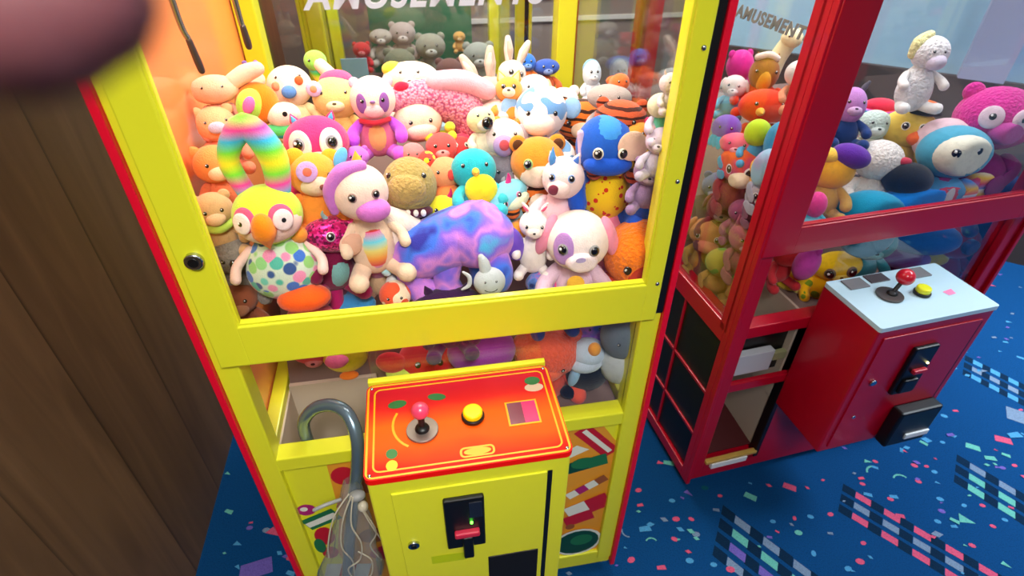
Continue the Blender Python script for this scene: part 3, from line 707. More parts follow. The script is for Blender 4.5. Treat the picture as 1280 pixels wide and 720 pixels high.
def plush(name, lab, m, px, py, y, r, H, yaw=0, pitch=22, roll=0, hr=(1, .92, .9), body='sit', Bc=None, belly=None, br=(.82, .72, .95),
          eye=None, eyes=(.38, .12, .17), patch=None, patchc=None, muz=None, muzc=None, nose=None, ear=None, earc=None, earin=None, arm=None, leg=None, sole=None, tail=None,
          mouth=False, armpose='down', ex=(), heads=True, er=1.25, armr=1.0, legs=True, cat='plush toy', group=None, mask=None, maskc=None, bodyoff=(0, .15, -1.55)):
    if m == 'R' and px > 1010: yaw -= 25; pitch += 6
    P, t = at(m, px, py, y); Rw = r * t / FOC
    if y < 1:         # keep it inside the cabinet: slide along the line of sight
        X_, N_ = axes(m)
        for _ in range(60):
            dx = (P - ORG[m]).dot(X_); g_ = ray(px, py).dot(X_)
            hi = dx > W_ - .02 - .85 * Rw * hr[0]; lo = dx < .02 + .8 * Rw * hr[0]
            st = -.01 if (hi and g_ > 0) or (lo and g_ < 0) else .01
            if (hi or lo) and .035 + .6 * Rw < y + st < D_ - .06 - .6 * Rw:
                y += st; P, t = at(m, px, py, y); Rw = r * t / FOC
            else: break
    base = Euler((0, 0, YAWS[m])).to_matrix() @ Euler((0, 0, R_(yaw))).to_matrix() @ Euler((R_(-pitch), 0, 0)).to_matrix() @ Euler((0, R_(roll), 0)).to_matrix()
    M = base.to_4x4() @ Matrix.Diagonal((Rw, Rw, Rw, 1))
    Bc = Bc or H; arm = arm or Bc; leg = leg or arm; earc = earc or H
    parts = []
    def add(nm, mb, sub=None, lab=None): parts.append((nm, mb, sub, lab))
    h = MB(); h.ell(mt(H), (0, 0, 0), hr, seg=28, ring=18)
    if mask: h.ell(mt(maskc), (0, mask[0], mask[1]), mask[2], seg=26, ring=16)
    add('head', h)
    if muz is None and mask is None and eyes and body == 'sit' and not nose and not any(e_[1] in ('beak', 'face', 'jaw', 'neck') for e_ in ex):
        hc = H[0] if isinstance(H[0], (tuple, list)) else H
        muz = ((0, -.74 * hr[1] - .04, -.30), (.44, .34, .30)); muzc = tuple(int(v + (250 - v) * .38) for v in hc)
        nose = ((0, -1.05 * hr[1] - .03, -.20), (.12, .07, .08), tuple(int(v * .35) for v in hc))
    if muz: add('muzzle', MB().ell(mt(muzc or H), muz[0], muz[1]), 'head')
    if nose:
        add('nose', MB().ell(mt(nose[2]) if nose[2] != BLK else EYEB, nose[0], nose[1], seg=14, ring=10), 'head')
    if patch:
        for s in (-1, 1) if len(patch) < 5 else (patch[4],):
            p, n = on(hr, patch[0] * s, patch[1]); q = MB(); disc_at(q, mt(patchc), p - n * .02, n, patch[2], patch[3], .10); add('eye_patch', q, 'head')
    if eyes:
        for s in (-1, 1):
            p, n = on(hr, eyes[0] * s, eyes[1]); q = MB(); off = .06 if patch else .0; e = eyes[2]
            if mask: off = .12
            if eye: disc_at(q, mt(eye), p + n * off, n, e * er, e * er * 1.08, e * .45 * min(er, 1.6))
            disc_at(q, EYEB, p + n * (off + (.25 * e if eye else 0) * min(er, 1.3)), n, e, e * 1.05, e * .5)
            disc_at(q, EYEW, p + n * (off + (.25 * e if eye else 0) + e * .45) + Vector((-.3 * e, 0, .35 * e)), n, e * .32, e * .32, e * .12)
            add('eye', q, 'head')
    if mouth:
        q = MB(); pts = []
        for k in range(7):
            a = -.30 + .1 * k; p, n = on((muz[1][0], muz[1][1], muz[1][2]) if muz else hr, a * 1.3, -.45 + 1.6 * a * a); pts.append(p + (Vector(muz[0]) if muz else Vector((0, 0, 0))) + n * .005)
        q.tube(EYEB, pts, .028, 6, 2); add('mouth', q, 'head')
    if ear:
        for s in (-1, 1):
            q = MB(); k = ear[0]; e = ear[1]
            if k == 'round':
                q.ell(mt(earc), (s * .72 * hr[0], .05, .72 * hr[2]), (e, e * .5, e), (0, s * .5, 0))
                if earin: q.ell(mt(earin), (s * .73 * hr[0], -.05 - e * .28, .72 * hr[2]), (e * .62, e * .3, e * .62), (0, s * .5, 0))
            elif k == 'point':
                f = lambda co: Vector((co.x * (1 - .75 * max(0, co.z)), co.y, co.z))
                q.ell(mt(earc), (s * .55 * hr[0], .0, .88 * hr[2]), (e * .75, e * .4, e * 1.25), (0, s * .35, 0), fn=f)
                if earin: q.ell(mt(earin), (s * .55 * hr[0], -.28 * e, .88 * hr[2]), (e * .45, e * .25, e * .9), (0, s * .35, 0), fn=f)
            elif k == 'floppy':
                q.ell(mt(earc), (s * .98 * hr[0], .0, .05 + .1 * hr[2]), (e * .45, e * .6, e * 1.3), (0, s * -.35, 0))
                if earin: q.ell(mt(earin), (s * .98 * hr[0], -.3 * e, .0), (e * .3, e * .4, e * .9), (0, s * -.35, 0))
            elif k == 'long':
                q.tube(mt(earc), [(s * .4, .05, .75), (s * .55, .1, .75 + e * .9), (s * .75, .1, .7 + e * 1.8)], [e * .28, e * .42, e * .25])
                if earin: q.tube(mt(earin), [(s * .42, -.12, .95), (s * .56, -.16, .75 + e * .9), (s * .72, -.1, .7 + e * 1.5)], [e * .15, e * .25, e * .12])
            elif k == 'big':
                q.ell(mt(earc), (s * (1.0 * hr[0] + e * .5), .1, .15), (e, e * .3, e * 1.1), (0, 0, s * -.35))
                if earin: q.ell(mt(earin), (s * (1.0 * hr[0] + e * .5), .1 - e * .16, .12), (e * .75, e * .22, e * .85), (0, 0, s * -.35))
            elif k == 'horn':
                q.tube(mt(earc), [(s * .45, 0, .7), (s * .6, -.02, .7 + e * .6), (s * .62, -.1, .7 + e * 1.2)], [e * .35, e * .25, e * .06])
            add('ear' if k != 'horn' else 'horn', q, 'head')
    bo = Vector(bodyoff)
    if body == 'sit':
        b = MB(); b.ell(mt(Bc), bo, br, seg=26, ring=16, fn=lambda co: Vector((co.x * (1 - .18 * co.z), co.y, co.z)))
        if belly: b.ell(mt(belly), bo + Vector((0, -.14, -.03)), (br[0] * .78, br[1] * .88, br[2] * .82), seg=24, ring=14)
        add('body', b)
        for s in (-1, 1):
            q = MB(); sh = bo + Vector((s * br[0] * .75, -.1, br[2] * .55))
            if armpose == 'down': pts = [sh, sh + Vector((s * .38, -.35, -.35)), sh + Vector((s * .42, -.72, -.62))]
            elif armpose == 'up': pts = [sh, sh + Vector((s * .5, -.25, .1)), sh + Vector((s * .75, -.5, .5))]
            else: pts = [sh, sh + Vector((s * .25, -.5, -.2)), sh + Vector((-s * .1, -.85, -.25))]
            q.tube(mt(arm), pts, [.24 * armr, .27 * armr, .30 * armr]); add('arm', q)
            if not legs: continue
            q = MB(); hp = bo + Vector((s * br[0] * .6, -.1, -br[2] * .7))
            q.tube(mt(leg), [hp, hp + Vector((s * .3, -.6, -.12)), hp + Vector((s * .38, -1.0, -.08))], [.34, .33, .36])
            if sole: q.ell(mt(sole), hp + Vector((s * .40, -1.33, -.05)), (.25, .09, .28), (0, 0, s * .2))
            add('leg', q)
    elif body == 'lie':       # four-footed, body running back from the head
        b = MB(); b.tube(mt(Bc), [(0, .3, -.5), (0, 1.2, -.7), (0, 2.3, -.75)], [.6, .9, .78]); add('body', b)
        for s in (-1, 1):
            for yy in (.55, 2.2):
                q = MB(); q.tube(mt(leg), [(s * .5, yy, -.9), (s * .7, yy - .2, -1.5), (s * .75, yy - .35, -1.9)], [.34, .32, .36]); add('leg', q)
    elif body == 'blob':      # octopus-like: short limbs all round
        for k in range(6):
            a = -PI * .95 + k * PI * .9 / 5 if k < 6 else 0
            q = MB(); q.tube(mt(leg), [(.5 * math.cos(a), .45 * math.sin(a), -.6), (.85 * math.cos(a), .8 * math.sin(a), -1.05), (1.15 * math.cos(a), 1.1 * math.sin(a), -1.15)], [.34, .28, .2]); add('tentacle', q)
    elif body == 'fish':
        b = MB(); b.ell(mt(Bc), (0, 1.0, -.2), (.8, 1.3, .8)); add('body', b)
        q = MB(); q.ell(mt(leg), (0, 2.4, -.1), (.7, .4, .5)); add('tail_fin', q)
        for s in (-1, 1): add('fin', MB().ell(mt(arm), (s * 1.0, .7, -.3), (.55, .35, .12), (0, s * .5, 0)))
    if tail: add('tail', MB().tube(mt(tail[0]), [Vector(v) for v in tail[1]], tail[2]))
    for e in ex:
        q = MB(); k = e[0]
        if k == 'e': q.ell(mt(e[2]), e[3], e[4], e[5] if len(e) > 5 else (0, 0, 0)); add(e[1], q)
        elif k == 't': q.tube(mt(e[2]), e[3], e[4], 12, 5); add(e[1], q)
        elif k == 'c':  # cone-ish (beak, horn)
            q.ell(mt(e[2]), e[3], e[4], e[5] if len(e) > 5 else (0, 0, 0), fn=lambda co: Vector((co.x * (1 - .8 * max(0, co.z)), co.y * (1 - .8 * max(0, co.z)), co.z))); add(e[1], q)
    # stand everything on the toy's own base point
    zmin = 1e9
    for nm, mb, sub, l in parts:
        mb.bm.transform(M)
        if y < 1:     # soft toys flatten against the panes that hold them
            X, N = axes(m)
            for v in mb.bm.verts:
                q = v.co + P - ORG[m]; dx = q.dot(X); dy = q.dot(N); sh = Vector((0, 0, 0))
                if dy < .028: sh += N * ((.028 - dy) * .94)
                if dy > D_ - .06: sh -= N * ((dy - D_ + .06) * .94)
                if dx < .022: sh += X * ((.022 - dx) * .94)
                if dx > W_ - .022: sh -= X * ((dx - W_ + .022) * .94)
                v.co += sh
        for v in mb.bm.verts: zmin = min(zmin, v.co.z)
    zmin = max(zmin, -4 * Rw)
    root = thing(name, lab, cat, P + Vector((0, 0, zmin)), 0, group)
    headobj = None
    for nm, mb, sub, l in parts:
        par = headobj if (sub and headobj) else root
        o = mb.build(nm, par, loc=(0, 0, -zmin) if par is root else (0, 0, 0))
        if nm == 'head': headobj = o
        if l: o['label'] = l
    return root
PL = plush
MZ = ((0, -.78, -.28), (.48, .38, .36))
NS = ((0, -1.14, -.18), (.13, .08, .09), BLK)

TAGC = (236, 196, 170)
RB = [(235, 40, 60), (250, 150, 30), (245, 230, 40), (90, 210, 60), (60, 170, 230), (220, 60, 170)]
GAL = ((120, 80, 200), 'tiedye', [(50, 50, 150), (70, 120, 235), (130, 100, 225), (220, 140, 230), (140, 110, 235), (90, 190, 245)], .8)
TIGER = ((236, 120, 40), 'stripes', [(60, 30, 16)], 1.0)
CREAM_ = (244, 222, 196)
# ===== yellow machine, front layer against the door glass
PL('plush_parrot', 'plush parrot with lime head, orange beak, rainbow crest and fish scale belly', 'Y', 335, 268, .10, 42, (198, 232, 60), pitch=10, yaw=3,
   mask=(-.12, -.10, (.97, .84, .72)), maskc=(250, 214, 204), patch=(.50, .15, .36, .38), patchc=(232, 90, 130), eye=(248, 224, 220), eyes=(.50, .08, .10), er=2.9, armr=.55, legs=False, bodyoff=(.05, .25, -1.75), br=(1.12, .9, 1.15),
   Bc=((214, 228, 208), 'scales', [(90, 190, 170), (240, 150, 190), (70, 120, 210), (150, 215, 140), (120, 210, 190), (60, 90, 150), (150, 210, 120)], .72), arm=(240, 200, 190), leg=(250, 92, 10), sole=(250, 92, 10),
   ex=[('c', 'beak', (250, 140, 20), (0, -.95, -.22), (.34, .38, .62), (PI + .3, 0, 0)),
       ('t', 'crest', ((90, 200, 220), 'rainbow', [(245, 230, 40), (120, 220, 60), (50, 180, 230), (235, 60, 160), (120, 220, 60), (245, 230, 40)], 1.1), [(-.45, .2, .6), (-.75, .25, 1.7), (-.1, .2, 2.55), (.45, .2, 1.7), (.45, .1, .7)], [.26, .30, .38, .42, .34]),
       ('e', 'feet', (250, 92, 10), (.55, -.35, -2.72), (.82, .6, .42))])
PL('plush_dinosaur', 'magenta sequined plush dinosaur with round peach nose, right of the parrot', 'Y', 420, 292, .13, 30, ((205, 10, 110), 'sequins', [(120, 8, 70), (240, 60, 160)], 1), yaw=28, pitch=5, roll=14, hr=(1.35, .95, .75), nose=((.25, -1.1, -.1), (.50, .18, .48), (232, 178, 150)),
   eye=(210, 200, 205), eyes=(.42, .28, .15), Bc=(118, 14, 58), br=(.9, .8, 1.1), ear=('horn', .3), earc=(150, 190, 190), leg=(150, 14, 74), belly=(120, 172, 170))
PL('plush_pony', 'cream plush pony with lilac mane, big lilac muzzle and rainbow bib', 'Y', 450, 240, .12, 37, (246, 214, 198), yaw=14, pitch=6, hr=(.95, .9, .95), muz=((.22, -.78, -.42), (.58, .42, .40)), muzc=(214, 118, 206), eye=(160, 130, 120), eyes=(.40, .15, .12),
   Bc=(240, 208, 180), br=(.8, .7, 1.3), armr=.7, bodyoff=(.15, .3, -2.0), belly=((240, 180, 150), 'rainbow', [(225, 60, 70), (250, 160, 60), (240, 220, 120), (110, 215, 235), (240, 120, 170)], 1.4),
   ex=[('t', 'mane', (206, 120, 210), [(.15, -.2, .95), (-.5, -.2, .85), (-.95, -.1, .25), (-.95, -.1, -.45)], [.20, .27, .25, .16]), ('c', 'horn', (250, 180, 60), (.1, .1, 1.05), (.18, .18, .35)),
       ('t', 'wing', (248, 226, 212), [(.6, .4, -1.1), (1.3, .4, -1.6), (2.0, .4, -2.0)], [.4, .5, .3])])
PL('plush_elephant', 'large tie-dyed blue and purple plush elephant lying across the front', 'Y', 598, 296, .13, 44, GAL, yaw=0, pitch=0, roll=0, hr=(1.05, .9, .9), eyes=None, body='none',
   ex=[('t', 'body', GAL, [(.0, .2, .15), (-.9, .1, -.1), (-1.7, .0, -.35)], [.85, .86, .80]), ('t', 'trunk', GAL, [(.35, -.4, -.3), (.55, -.7, -.8), (.55, -.7, -1.2)], [.42, .34, .26]),
       ('e', 'ear', ((84, 60, 160), 'tiedye', [(40, 40, 140), (110, 70, 200), (150, 110, 220)], .7), (.95, -.1, -.25), (.35, .3, .62), (0, -.4, 0)),
       ('t', 'leg', GAL, [(-.9, -.2, -.5), (-1.0, -.4, -1.1), (-.95, -.45, -1.45)], [.42, .38, .42]), ('t', 'leg', GAL, [(-2.0, -.1, -.6), (-1.9, -.3, -1.2), (-1.65, -.4, -1.45)], [.48, .42, .45]),
       ('t', 'leg', ((50, 50, 150), 'tiedye', [(40, 40, 140), (50, 100, 205), (60, 60, 180)], .6), [(.0, .1, -.7), (.05, .0, -1.1), (.1, -.1, -1.4)], [.4, .36, .38]), ('t', 'tail', GAL, [(-2.3, .3, -.1), (-2.6, .2, -.4)], [.2, .14])])
PL('plush_ghost', 'small pale grey smiling plush charm below the tie-dyed elephant', 'Y', 612, 352, .055, 20, (188, 196, 200), pitch=12, hr=(1, .7, .95), eyes=(.35, .25, .07), mouth=True, body='none', ex=[('t', 'antenna', (188, 196, 200), [(-.2, 0, .7), (-.3, 0, 1.3), (-.45, 0, 1.7)], [.4, .34, .2]), ('t', 'crescent', (196, 202, 208), [(-1.6, 0, .8), (-1.25, 0, .45), (-1.3, 0, -.1), (-1.75, 0, -.35)], [.08, .14, .14, .06])])
PL('plush_llama', 'slim white plush llama standing right of the tie-dyed elephant', 'Y', 668, 280, .12, 20, (246, 236, 230), yaw=-12, pitch=5, hr=(.95, 1.0, .85), eyes=(.50, .2, .11), muz=((0, -.8, -.2), (.5, .4, .4)), muzc=(246, 230, 222), nose=((0, -1.2, -.1), (.1, .06, .07), BLK), ear=('long', .35), earin=(236, 90, 130),
   Bc=(244, 236, 232), br=(.9, .8, 1.5), bodyoff=(0, .2, -2.1), leg=(240, 230, 226))
PL('plush_puppy', 'white plush puppy with one lilac eye patch and orange collar tag, front right', 'Y', 722, 300, .09, 40, (248, 232, 226), yaw=-14, pitch=8, hr=(1, .92, .95), patch=(.46, .05, .34, .52, -1), patchc=(186, 140, 208), eye=(150, 150, 150), eyes=(.44, .05, .14), muz=((.10, -.80, -.34), (.50, .40, .34)), muzc=(250, 228, 232),
   nose=((.10, -1.16, -.2), (.16, .08, .10), (190, 170, 220)), ear=('floppy', .55), earc=(246, 150, 178), Bc=(222, 190, 214), br=(.75, .7, .9), ex=[('e', 'collar_tag', (246, 190, 60), (0, -.75, -1.15), (.28, .1, .28))])
PL('plush_octopus', 'big orange plush octopus with reddish snout, pressed into the front right corner', 'Y', 800, 318, .12, 46, ((250, 128, 10), 'shag'), yaw=-8, pitch=6, hr=(1, .95, 1.0), muz=((.15, -.75, -.35), (.62, .4, .5)), muzc=(206, 62, 30), eyes=(.5, -.05, .12), nose=((.35, -1.18, -.35), (.13, .08, .13), BLK), body='blob', leg=(240, 80, 16))
PL('plush_monster', 'blue plush creature in yellow shirt with red spots, upper right by the post', 'Y', 757, 182, .17, 36, (28, 92, 200), yaw=-8, pitch=8, hr=(1.05, .9, 1.05), eye=(246, 238, 210), eyes=(.36, -.02, .15), mask=(.02, .30, (.80, .86, .76)), maskc=(62, 148, 232),
   Bc=((250, 206, 24), 'spots', [(220, 50, 20)], 1.5), br=(.95, .8, 1.1), bodyoff=(.15, .2, -1.75), arm=(28, 78, 190), leg=(34, 88, 206), armpose='up', ex=[('t', 'mitten', (30, 84, 200), [(-.95, -.3, -1.0), (-1.0, -.5, -1.5), (-.95, -.6, -1.9)], [.28, .32, .34]), ('t', 'mitten', (30, 84, 200), [(1.1, -.2, -.95), (1.25, -.35, -1.4), (1.3, -.4, -1.6)], [.26, .3, .3]), ('t', 'foot', (40, 96, 214), [(1.0, -.3, -2.6), (1.35, -.6, -2.2), (1.4, -.8, -1.9)], [.36, .40, .42]), ('e', 'paper_tag', TAGC, (.72, -.95, .22), (.50, .06, .50)), ('e', 'muzzle', (28, 86, 204), (0, -.6, -.5), (.85, .45, .38)),
   ('t', 'antenna', (214, 190, 226), [(-.85, -.3, -.2), (-.95, -.3, .5)], [.14, .12])])
PL('plush_tiger_cub', 'orange and cream plush tiger cub with green eyes, blue creature at its right', 'Y', 672, 202, .22, 34, (232, 142, 40), yaw=-4, pitch=12, mask=(-.16, -.25, (.80, .84, .66)), maskc=(248, 226, 200), eye=(150, 190, 110), eyes=(.42, .12, .14), nose=((.1, -1.1, -.3), (.13, .08, .09), BLK), ear=('round', .32), earin=(90, 50, 20),
   Bc=TIGER, leg=(236, 150, 50), belly=(248, 226, 200))
PL('plush_unicorn', 'pink and white plush unicorn with open dark pink mouth, tucked against the tiger cub', 'Y', 704, 222, .15, 28, (250, 222, 222), yaw=-20, pitch=4, hr=(.95, .95, .95), eye=(120, 160, 220), eyes=(.44, .3, .13), muz=((-.1, -.78, -.2), (.52, .42, .42)), muzc=(250, 218, 214), nose=((-.3, -1.15, -.15), (.24, .1, .24), (130, 50, 70)),
   Bc=(248, 206, 216), br=(.8, .7, 1.3), bodyoff=(-.2, .2, -1.9), ear=('point', .3), earin=(80, 130, 220), ex=[('c', 'horn', (90, 160, 230), (-.5, -.3, 1.0), (.15, .15, .5))])
# ===== second layer
PL('plush_shark', 'fuzzy olive brown plush shark with white teeth, just right of the pony', 'Y', 512, 232, .20, 34, ((172, 150, 84), 'shag'), yaw=-8, pitch=12, hr=(1.0, 1.0, 1.05), eyes=(.62, .5, .10), muz=((0, -.65, .05), (.7, .5, .6)), muzc=((186, 156, 90), 'shag'), Bc=(60, 34, 60), arm=(40, 50, 100), br=(.95, .8, .8), bodyoff=(0, .2, -1.5),
   ex=[('e', 'tooth', (246, 240, 232), (x, -.88, -.78), (.10, .08, .13)) for x in (-.55, -.28, 0, .28, .55)] + [('e', 'jaw', (84, 22, 48), (0, -.35, -.85), (.85, .6, .25))])
PL('plush_bird', 'teal plush bird with a round yellow belly', 'Y', 592, 212, .22, 26, (40, 182, 196), yaw=0, pitch=18, hr=(1.1, .9, 1), eyes=(.5, .3, .10), Bc=(60, 190, 200), br=(.85, .8, .8), bodyoff=(.15, -.15, -1.2), ex=[('e', 'belly', (246, 232, 40), (.22, -.75, -.85), (.78, .5, .74)), ('c', 'beak', (250, 200, 60), (0, -.95, .0), (.18, .2, .3), (PI / 2, 0, 0))])
PL('plush_dragon', 'light blue plush dragon head with pink horns above the elephant', 'Y', 632, 246, .19, 22, (130, 206, 226), yaw=22, pitch=2, roll=-20, hr=(1.4, .9, .8), muz=((.3, -.7, -.2), (.8, .4, .4)), muzc=(214, 222, 190), eye=(230, 130, 170), eyes=(.35, .25, .14), ear=('horn', .5), earc=(226, 60, 140), Bc=(150, 210, 226))
PL('plush_frog', 'small yellow plush frog with magenta spikes behind the elephant', 'Y', 553, 262, .19, 20, (232, 222, 40), pitch=15, eyes=(.4, .2, .12), ear=('horn', .5), earc=(200, 30, 100), Bc=(226, 214, 50))
PL('plush_panda', 'pink plush panda with purple eye patches and bright violet arms, near the top', 'Y', 466, 124, .32, 28, (250, 222, 206), yaw=2, pitch=14, hr=(1, .9, 1.0), patch=(.50, -.1, .24, .42), patchc=(150, 90, 170), eyes=(.42, .0, .09), nose=((0, -.98, -.05), (.12, .08, .07), (150, 110, 170)), muz=((0, -.62, -.42), (.5, .35, .35)), muzc=(250, 190, 196),
   Bc=(230, 110, 150), belly=(248, 170, 110), arm=(190, 80, 226), leg=(206, 90, 220), br=(.85, .75, 1.0), ear=('round', .25), earc=(240, 190, 210), ex=[('t', 'scarf', (206, 40, 60), [(-.6, -.45, -.85), (0, -.8, -.95), (.6, -.45, -.85)], .12)])
PL('plush_owl', 'magenta plush owl with huge white ringed eyes left of the panda', 'Y', 396, 178, .24, 36, (222, 54, 122), yaw=6, pitch=16, hr=(1.1, .9, .9), patch=(.46, .0, .40, .52), patchc=(250, 226, 220), eye=(150, 150, 160), eyes=(.46, .05, .17), muz=((.0, -.72, -.5), (.5, .4, .3)), muzc=(250, 214, 196), Bc=(246, 150, 60), belly=(250, 200, 130), arm=(220, 60, 130),
   ear=('point', .2), earin=(90, 180, 230))
PL('plush_fox', 'orange plush fox with cream muzzle and a round lilac heart tag', 'Y', 392, 218, .17, 30, (248, 158, 54), yaw=20, pitch=14, roll=12, mask=(-.2, -.25, (.75, .82, .62)), maskc=(250, 222, 190), eyes=(.42, .1, .13), nose=((.15, -1.14, -.35), (.16, .1, .12), (120, 60, 50)), Bc=(246, 150, 50), ear=('round', .42), earc=(248, 170, 40),
   ex=[('e', 'heart_tag', (212, 170, 226), (-.45, -1.05, .25), (.42, .07, .42)), ('e', 'tag_heart', (238, 120, 90), (-.45, -1.11, .25), (.18, .04, .18)), ('e', 'ribbon', (100, 180, 236), (1.0, -.5, .75), (.26, .15, .45), (0, .4, 0))])
PL('plush_crocodile', 'large pink knitted plush crocodile sprawled across the heap', 'Y', 522, 152, .34, 28, (250, 206, 180), yaw=10, pitch=10, hr=(1.1, .9, .9), eyes=(.40, .15, .09), body='none', muz=((0, -.6, -.3), (.7, .5, .4)), muzc=(252, 200, 186),
   ex=[('t', 'body', ((240, 150, 170), 'knit', [(190, 80, 120)], 1), [(-.8, .2, 1.0), (.8, .3, .9), (2.2, .2, .2), (2.6, 0, -.9)], [.55, .85, .95, .75]), ('t', 'arm', (246, 176, 190), [(1.0, -.1, 1.6), (2.2, -.1, 1.5), (3.3, -.2, 1.0)], [.45, .5, .4]),
       ('t', 'arm', (236, 70, 100), [(2.2, -.3, -1.0), (1.3, -.5, -1.0), (.6, -.6, -.9)], [.4, .3, .3]), ('e', 'bow', (200, 26, 60), (-.5, .0, 1.5), (.35, .25, .25)), ('e', 'bell', (206, 222, 60), (1.3, -.6, -.3), (.25, .25, .25))])
PL('plush_duckling', 'cream plush duckling with a yellow cap, topmost of the heap behind the panda', 'Y', 514, 98, .46, 27, (250, 228, 200), yaw=-5, pitch=20, hr=(1.3, .9, .75), eyes=(.3, .3, .07), Bc=(250, 226, 206), ex=[('e', 'cap', (246, 226, 60), (-.8, -.1, .4), (.5, .5, .35))])
PL('plush_clown_fish', 'white plush face with blue nose and red cheeks, upper left of heap', 'Y', 362, 108, .40, 26, (250, 232, 206), yaw=12, pitch=14, hr=(1.05, .9, .95), eyes=(.5, .5, .07), nose=((-.1, -.98, -.2), (.35, .2, .30), (90, 140, 210)), ex=[('e', 'cheek', (232, 100, 50), (.45, -.85, .25), (.20, .1, .2)), ('e', 'cheek', (236, 150, 110), (-.6, -.75, .1), (.2, .1, .2))], Bc=(248, 220, 170))
PL('plush_caterpillar', 'rainbow plush caterpillar rearing up at the back left post', 'Y', 394, 76, .52, 14, (150, 226, 90), pitch=5, eyes=(.4, .2, .12), body='none', ex=[('t', 'body', ((90, 200, 220), 'rainbow', RB, 1.6), [(0, .3, -.5), (.5, .2, -1.4), (1.0, 0, -2.6)], [.8, .9, 1.0]), ('t', 'belly', CREAM_, [(.4, -.6, -.2), (1.2, -.6, -1.2), (1.9, -.6, -2.4)], [.55, .65, .6])])
PL('plush_snail', 'plush snail with spiral shell of lime, pink and orange, left side', 'Y', 322, 130, .30, 26, (244, 130, 20), yaw=18, pitch=8, hr=(1, .8, 1), eyes=None, body='none', ex=[('e', 'shell_ring', (180, 232, 80), (-.35, -.45, .1), (.62, .5, .75), (0, .5, 0)), ('e', 'shell_core', (236, 110, 180), (-.45, -.9, .15), (.26, .2, .42), (0, .5, 0)), ('e', 'face', (250, 218, 200), (1.0, -.5, -.6), (.8, .6, .6)), ('e', 'eye', BLK, (1.0, -1.08, -.45), (.12, .06, .12)),
    ('t', 'scarf', ((60, 190, 120), 'rainbow', [(90, 200, 80), (40, 170, 170)], 2), [(.2, -.6, -1.2), (1.1, -.8, -1.35), (1.9, -.5, -1.1)], [.3, .36, .3])])
PL('plush_bumblebee', 'tan plush bee with pale heart shaped nose, directly left of the panda', 'Y', 420, 122, .38, 26, (240, 206, 130), pitch=12, hr=(1.1, .9, 1), eyes=(.5, .3, .08), Bc=(236, 200, 120), ex=[('e', 'flower', (222, 190, 230), (-.85, -.7, .5), (.36, .15, .36)), ('e', 'flower_heart', (240, 150, 110), (-.85, -.85, .5), (.16, .06, .16)), ('e', 'hood', (236, 80, 130), (.1, .25, .75), (.8, .6, .5))])
PL('plush_rabbit', 'grey plush rabbit with upright ears holding an orange patch, upper middle', 'Y', 610, 118, .42, 24, (196, 178, 162), yaw=-16, pitch=10, roll=-18, hr=(1.1, .9, .9), eyes=(.4, .15, .08), ear=('long', .75), earin=(226, 196, 180), Bc=(200, 182, 168), belly=(246, 150, 60), muz=MZ, muzc=(232, 206, 190))
PL('plush_fox_kit', 'orange and cream plush fox kit wedged between two grey rabbits', 'Y', 636, 112, .36, 17, (248, 162, 70), yaw=-10, pitch=25, ear=('point', .5), earin=(250, 210, 160), muz=MZ, muzc=(250, 224, 190), nose=NS, Bc=(246, 150, 60))
PL('plush_rabbit', 'paler long-eared plush rabbit next to the back posts', 'Y', 640, 92, .50, 18, (222, 206, 198), yaw=10, pitch=10, roll=16, ear=('long', .8), earin=(200, 176, 160), Bc=(226, 208, 198), muz=MZ, muzc=(240, 222, 212))
PL('plush_cow', 'white plush cow with soft blue spots, in front of the thick back post', 'Y', 676, 140, .32, 33, ((246, 234, 232), 'patches', [(110, 160, 216)], 1.7), yaw=-10, pitch=16, hr=(1, .95, .95), eyes=(.5, .0, .09), muz=((-.1, -.75, -.4), (.6, .45, .42)), muzc=(250, 226, 216), Bc=((246, 234, 232), 'patches', [(120, 170, 220)], 1.1), ear=('big', .36), earc=(150, 190, 230))
PL('plush_hound', 'white plush hound with lilac ringed red mouth below the spotted cow', 'Y', 630, 172, .28, 26, (240, 224, 222), yaw=-6, pitch=14, eyes=(.5, .3, .09), muz=((-.05, -.7, -.25), (.52, .42, .55)), muzc=(184, 152, 204), nose=((-.05, -1.08, -.2), (.24, .1, .26), (206, 80, 90)), Bc=(226, 212, 214), ear=('floppy', .4), earc=(170, 160, 168))
PL('plush_dalmatian', 'cream plush puppy with a big black nose beside the crocodile', 'Y', 601, 150, .29, 18, (240, 228, 170), yaw=12, pitch=18, muz=((0, -.7, -.3), (.55, .45, .42)), muzc=(236, 222, 200), nose=((.1, -1.1, -.2), (.42, .2, .42), BLK), eyes=(.4, .4, .1), Bc=(230, 216, 190))
PL('plush_elephant_calf', 'dark grey plush elephant calf half hidden under the white hound', 'Y', 634, 212, .26, 28, (118, 112, 122), pitch=14, eyes=(.5, .1, .09), ear=('big', .6), ex=[('t', 'trunk', (112, 106, 116), [(0, -.8, -.2), (0, -1.3, -.6), (.1, -1.4, -1.1)], [.3, .25, .2])])
PL('plush_tiger', 'orange striped plush tiger lying behind the blue creature', 'Y', 728, 150, .36, 30, TIGER, yaw=-14, pitch=10, hr=(1.15, .9, .85), eyes=(.5, .0, .1), ear=('round', .3), Bc=TIGER, belly=(246, 210, 180), muz=MZ, muzc=(246, 214, 180))
PL('plush_tiger', 'darker reddish striped plush tiger farther right beneath the grey seal', 'Y', 776, 148, .40, 28, ((206, 88, 50), 'stripes', [(70, 26, 16)], 1.2), yaw=-22, pitch=10, hr=(1.2, .9, .8), eyes=(.5, .0, .1), ear=('round', .3), Bc=((206, 88, 50), 'stripes', [(70, 26, 16)], 1.2))
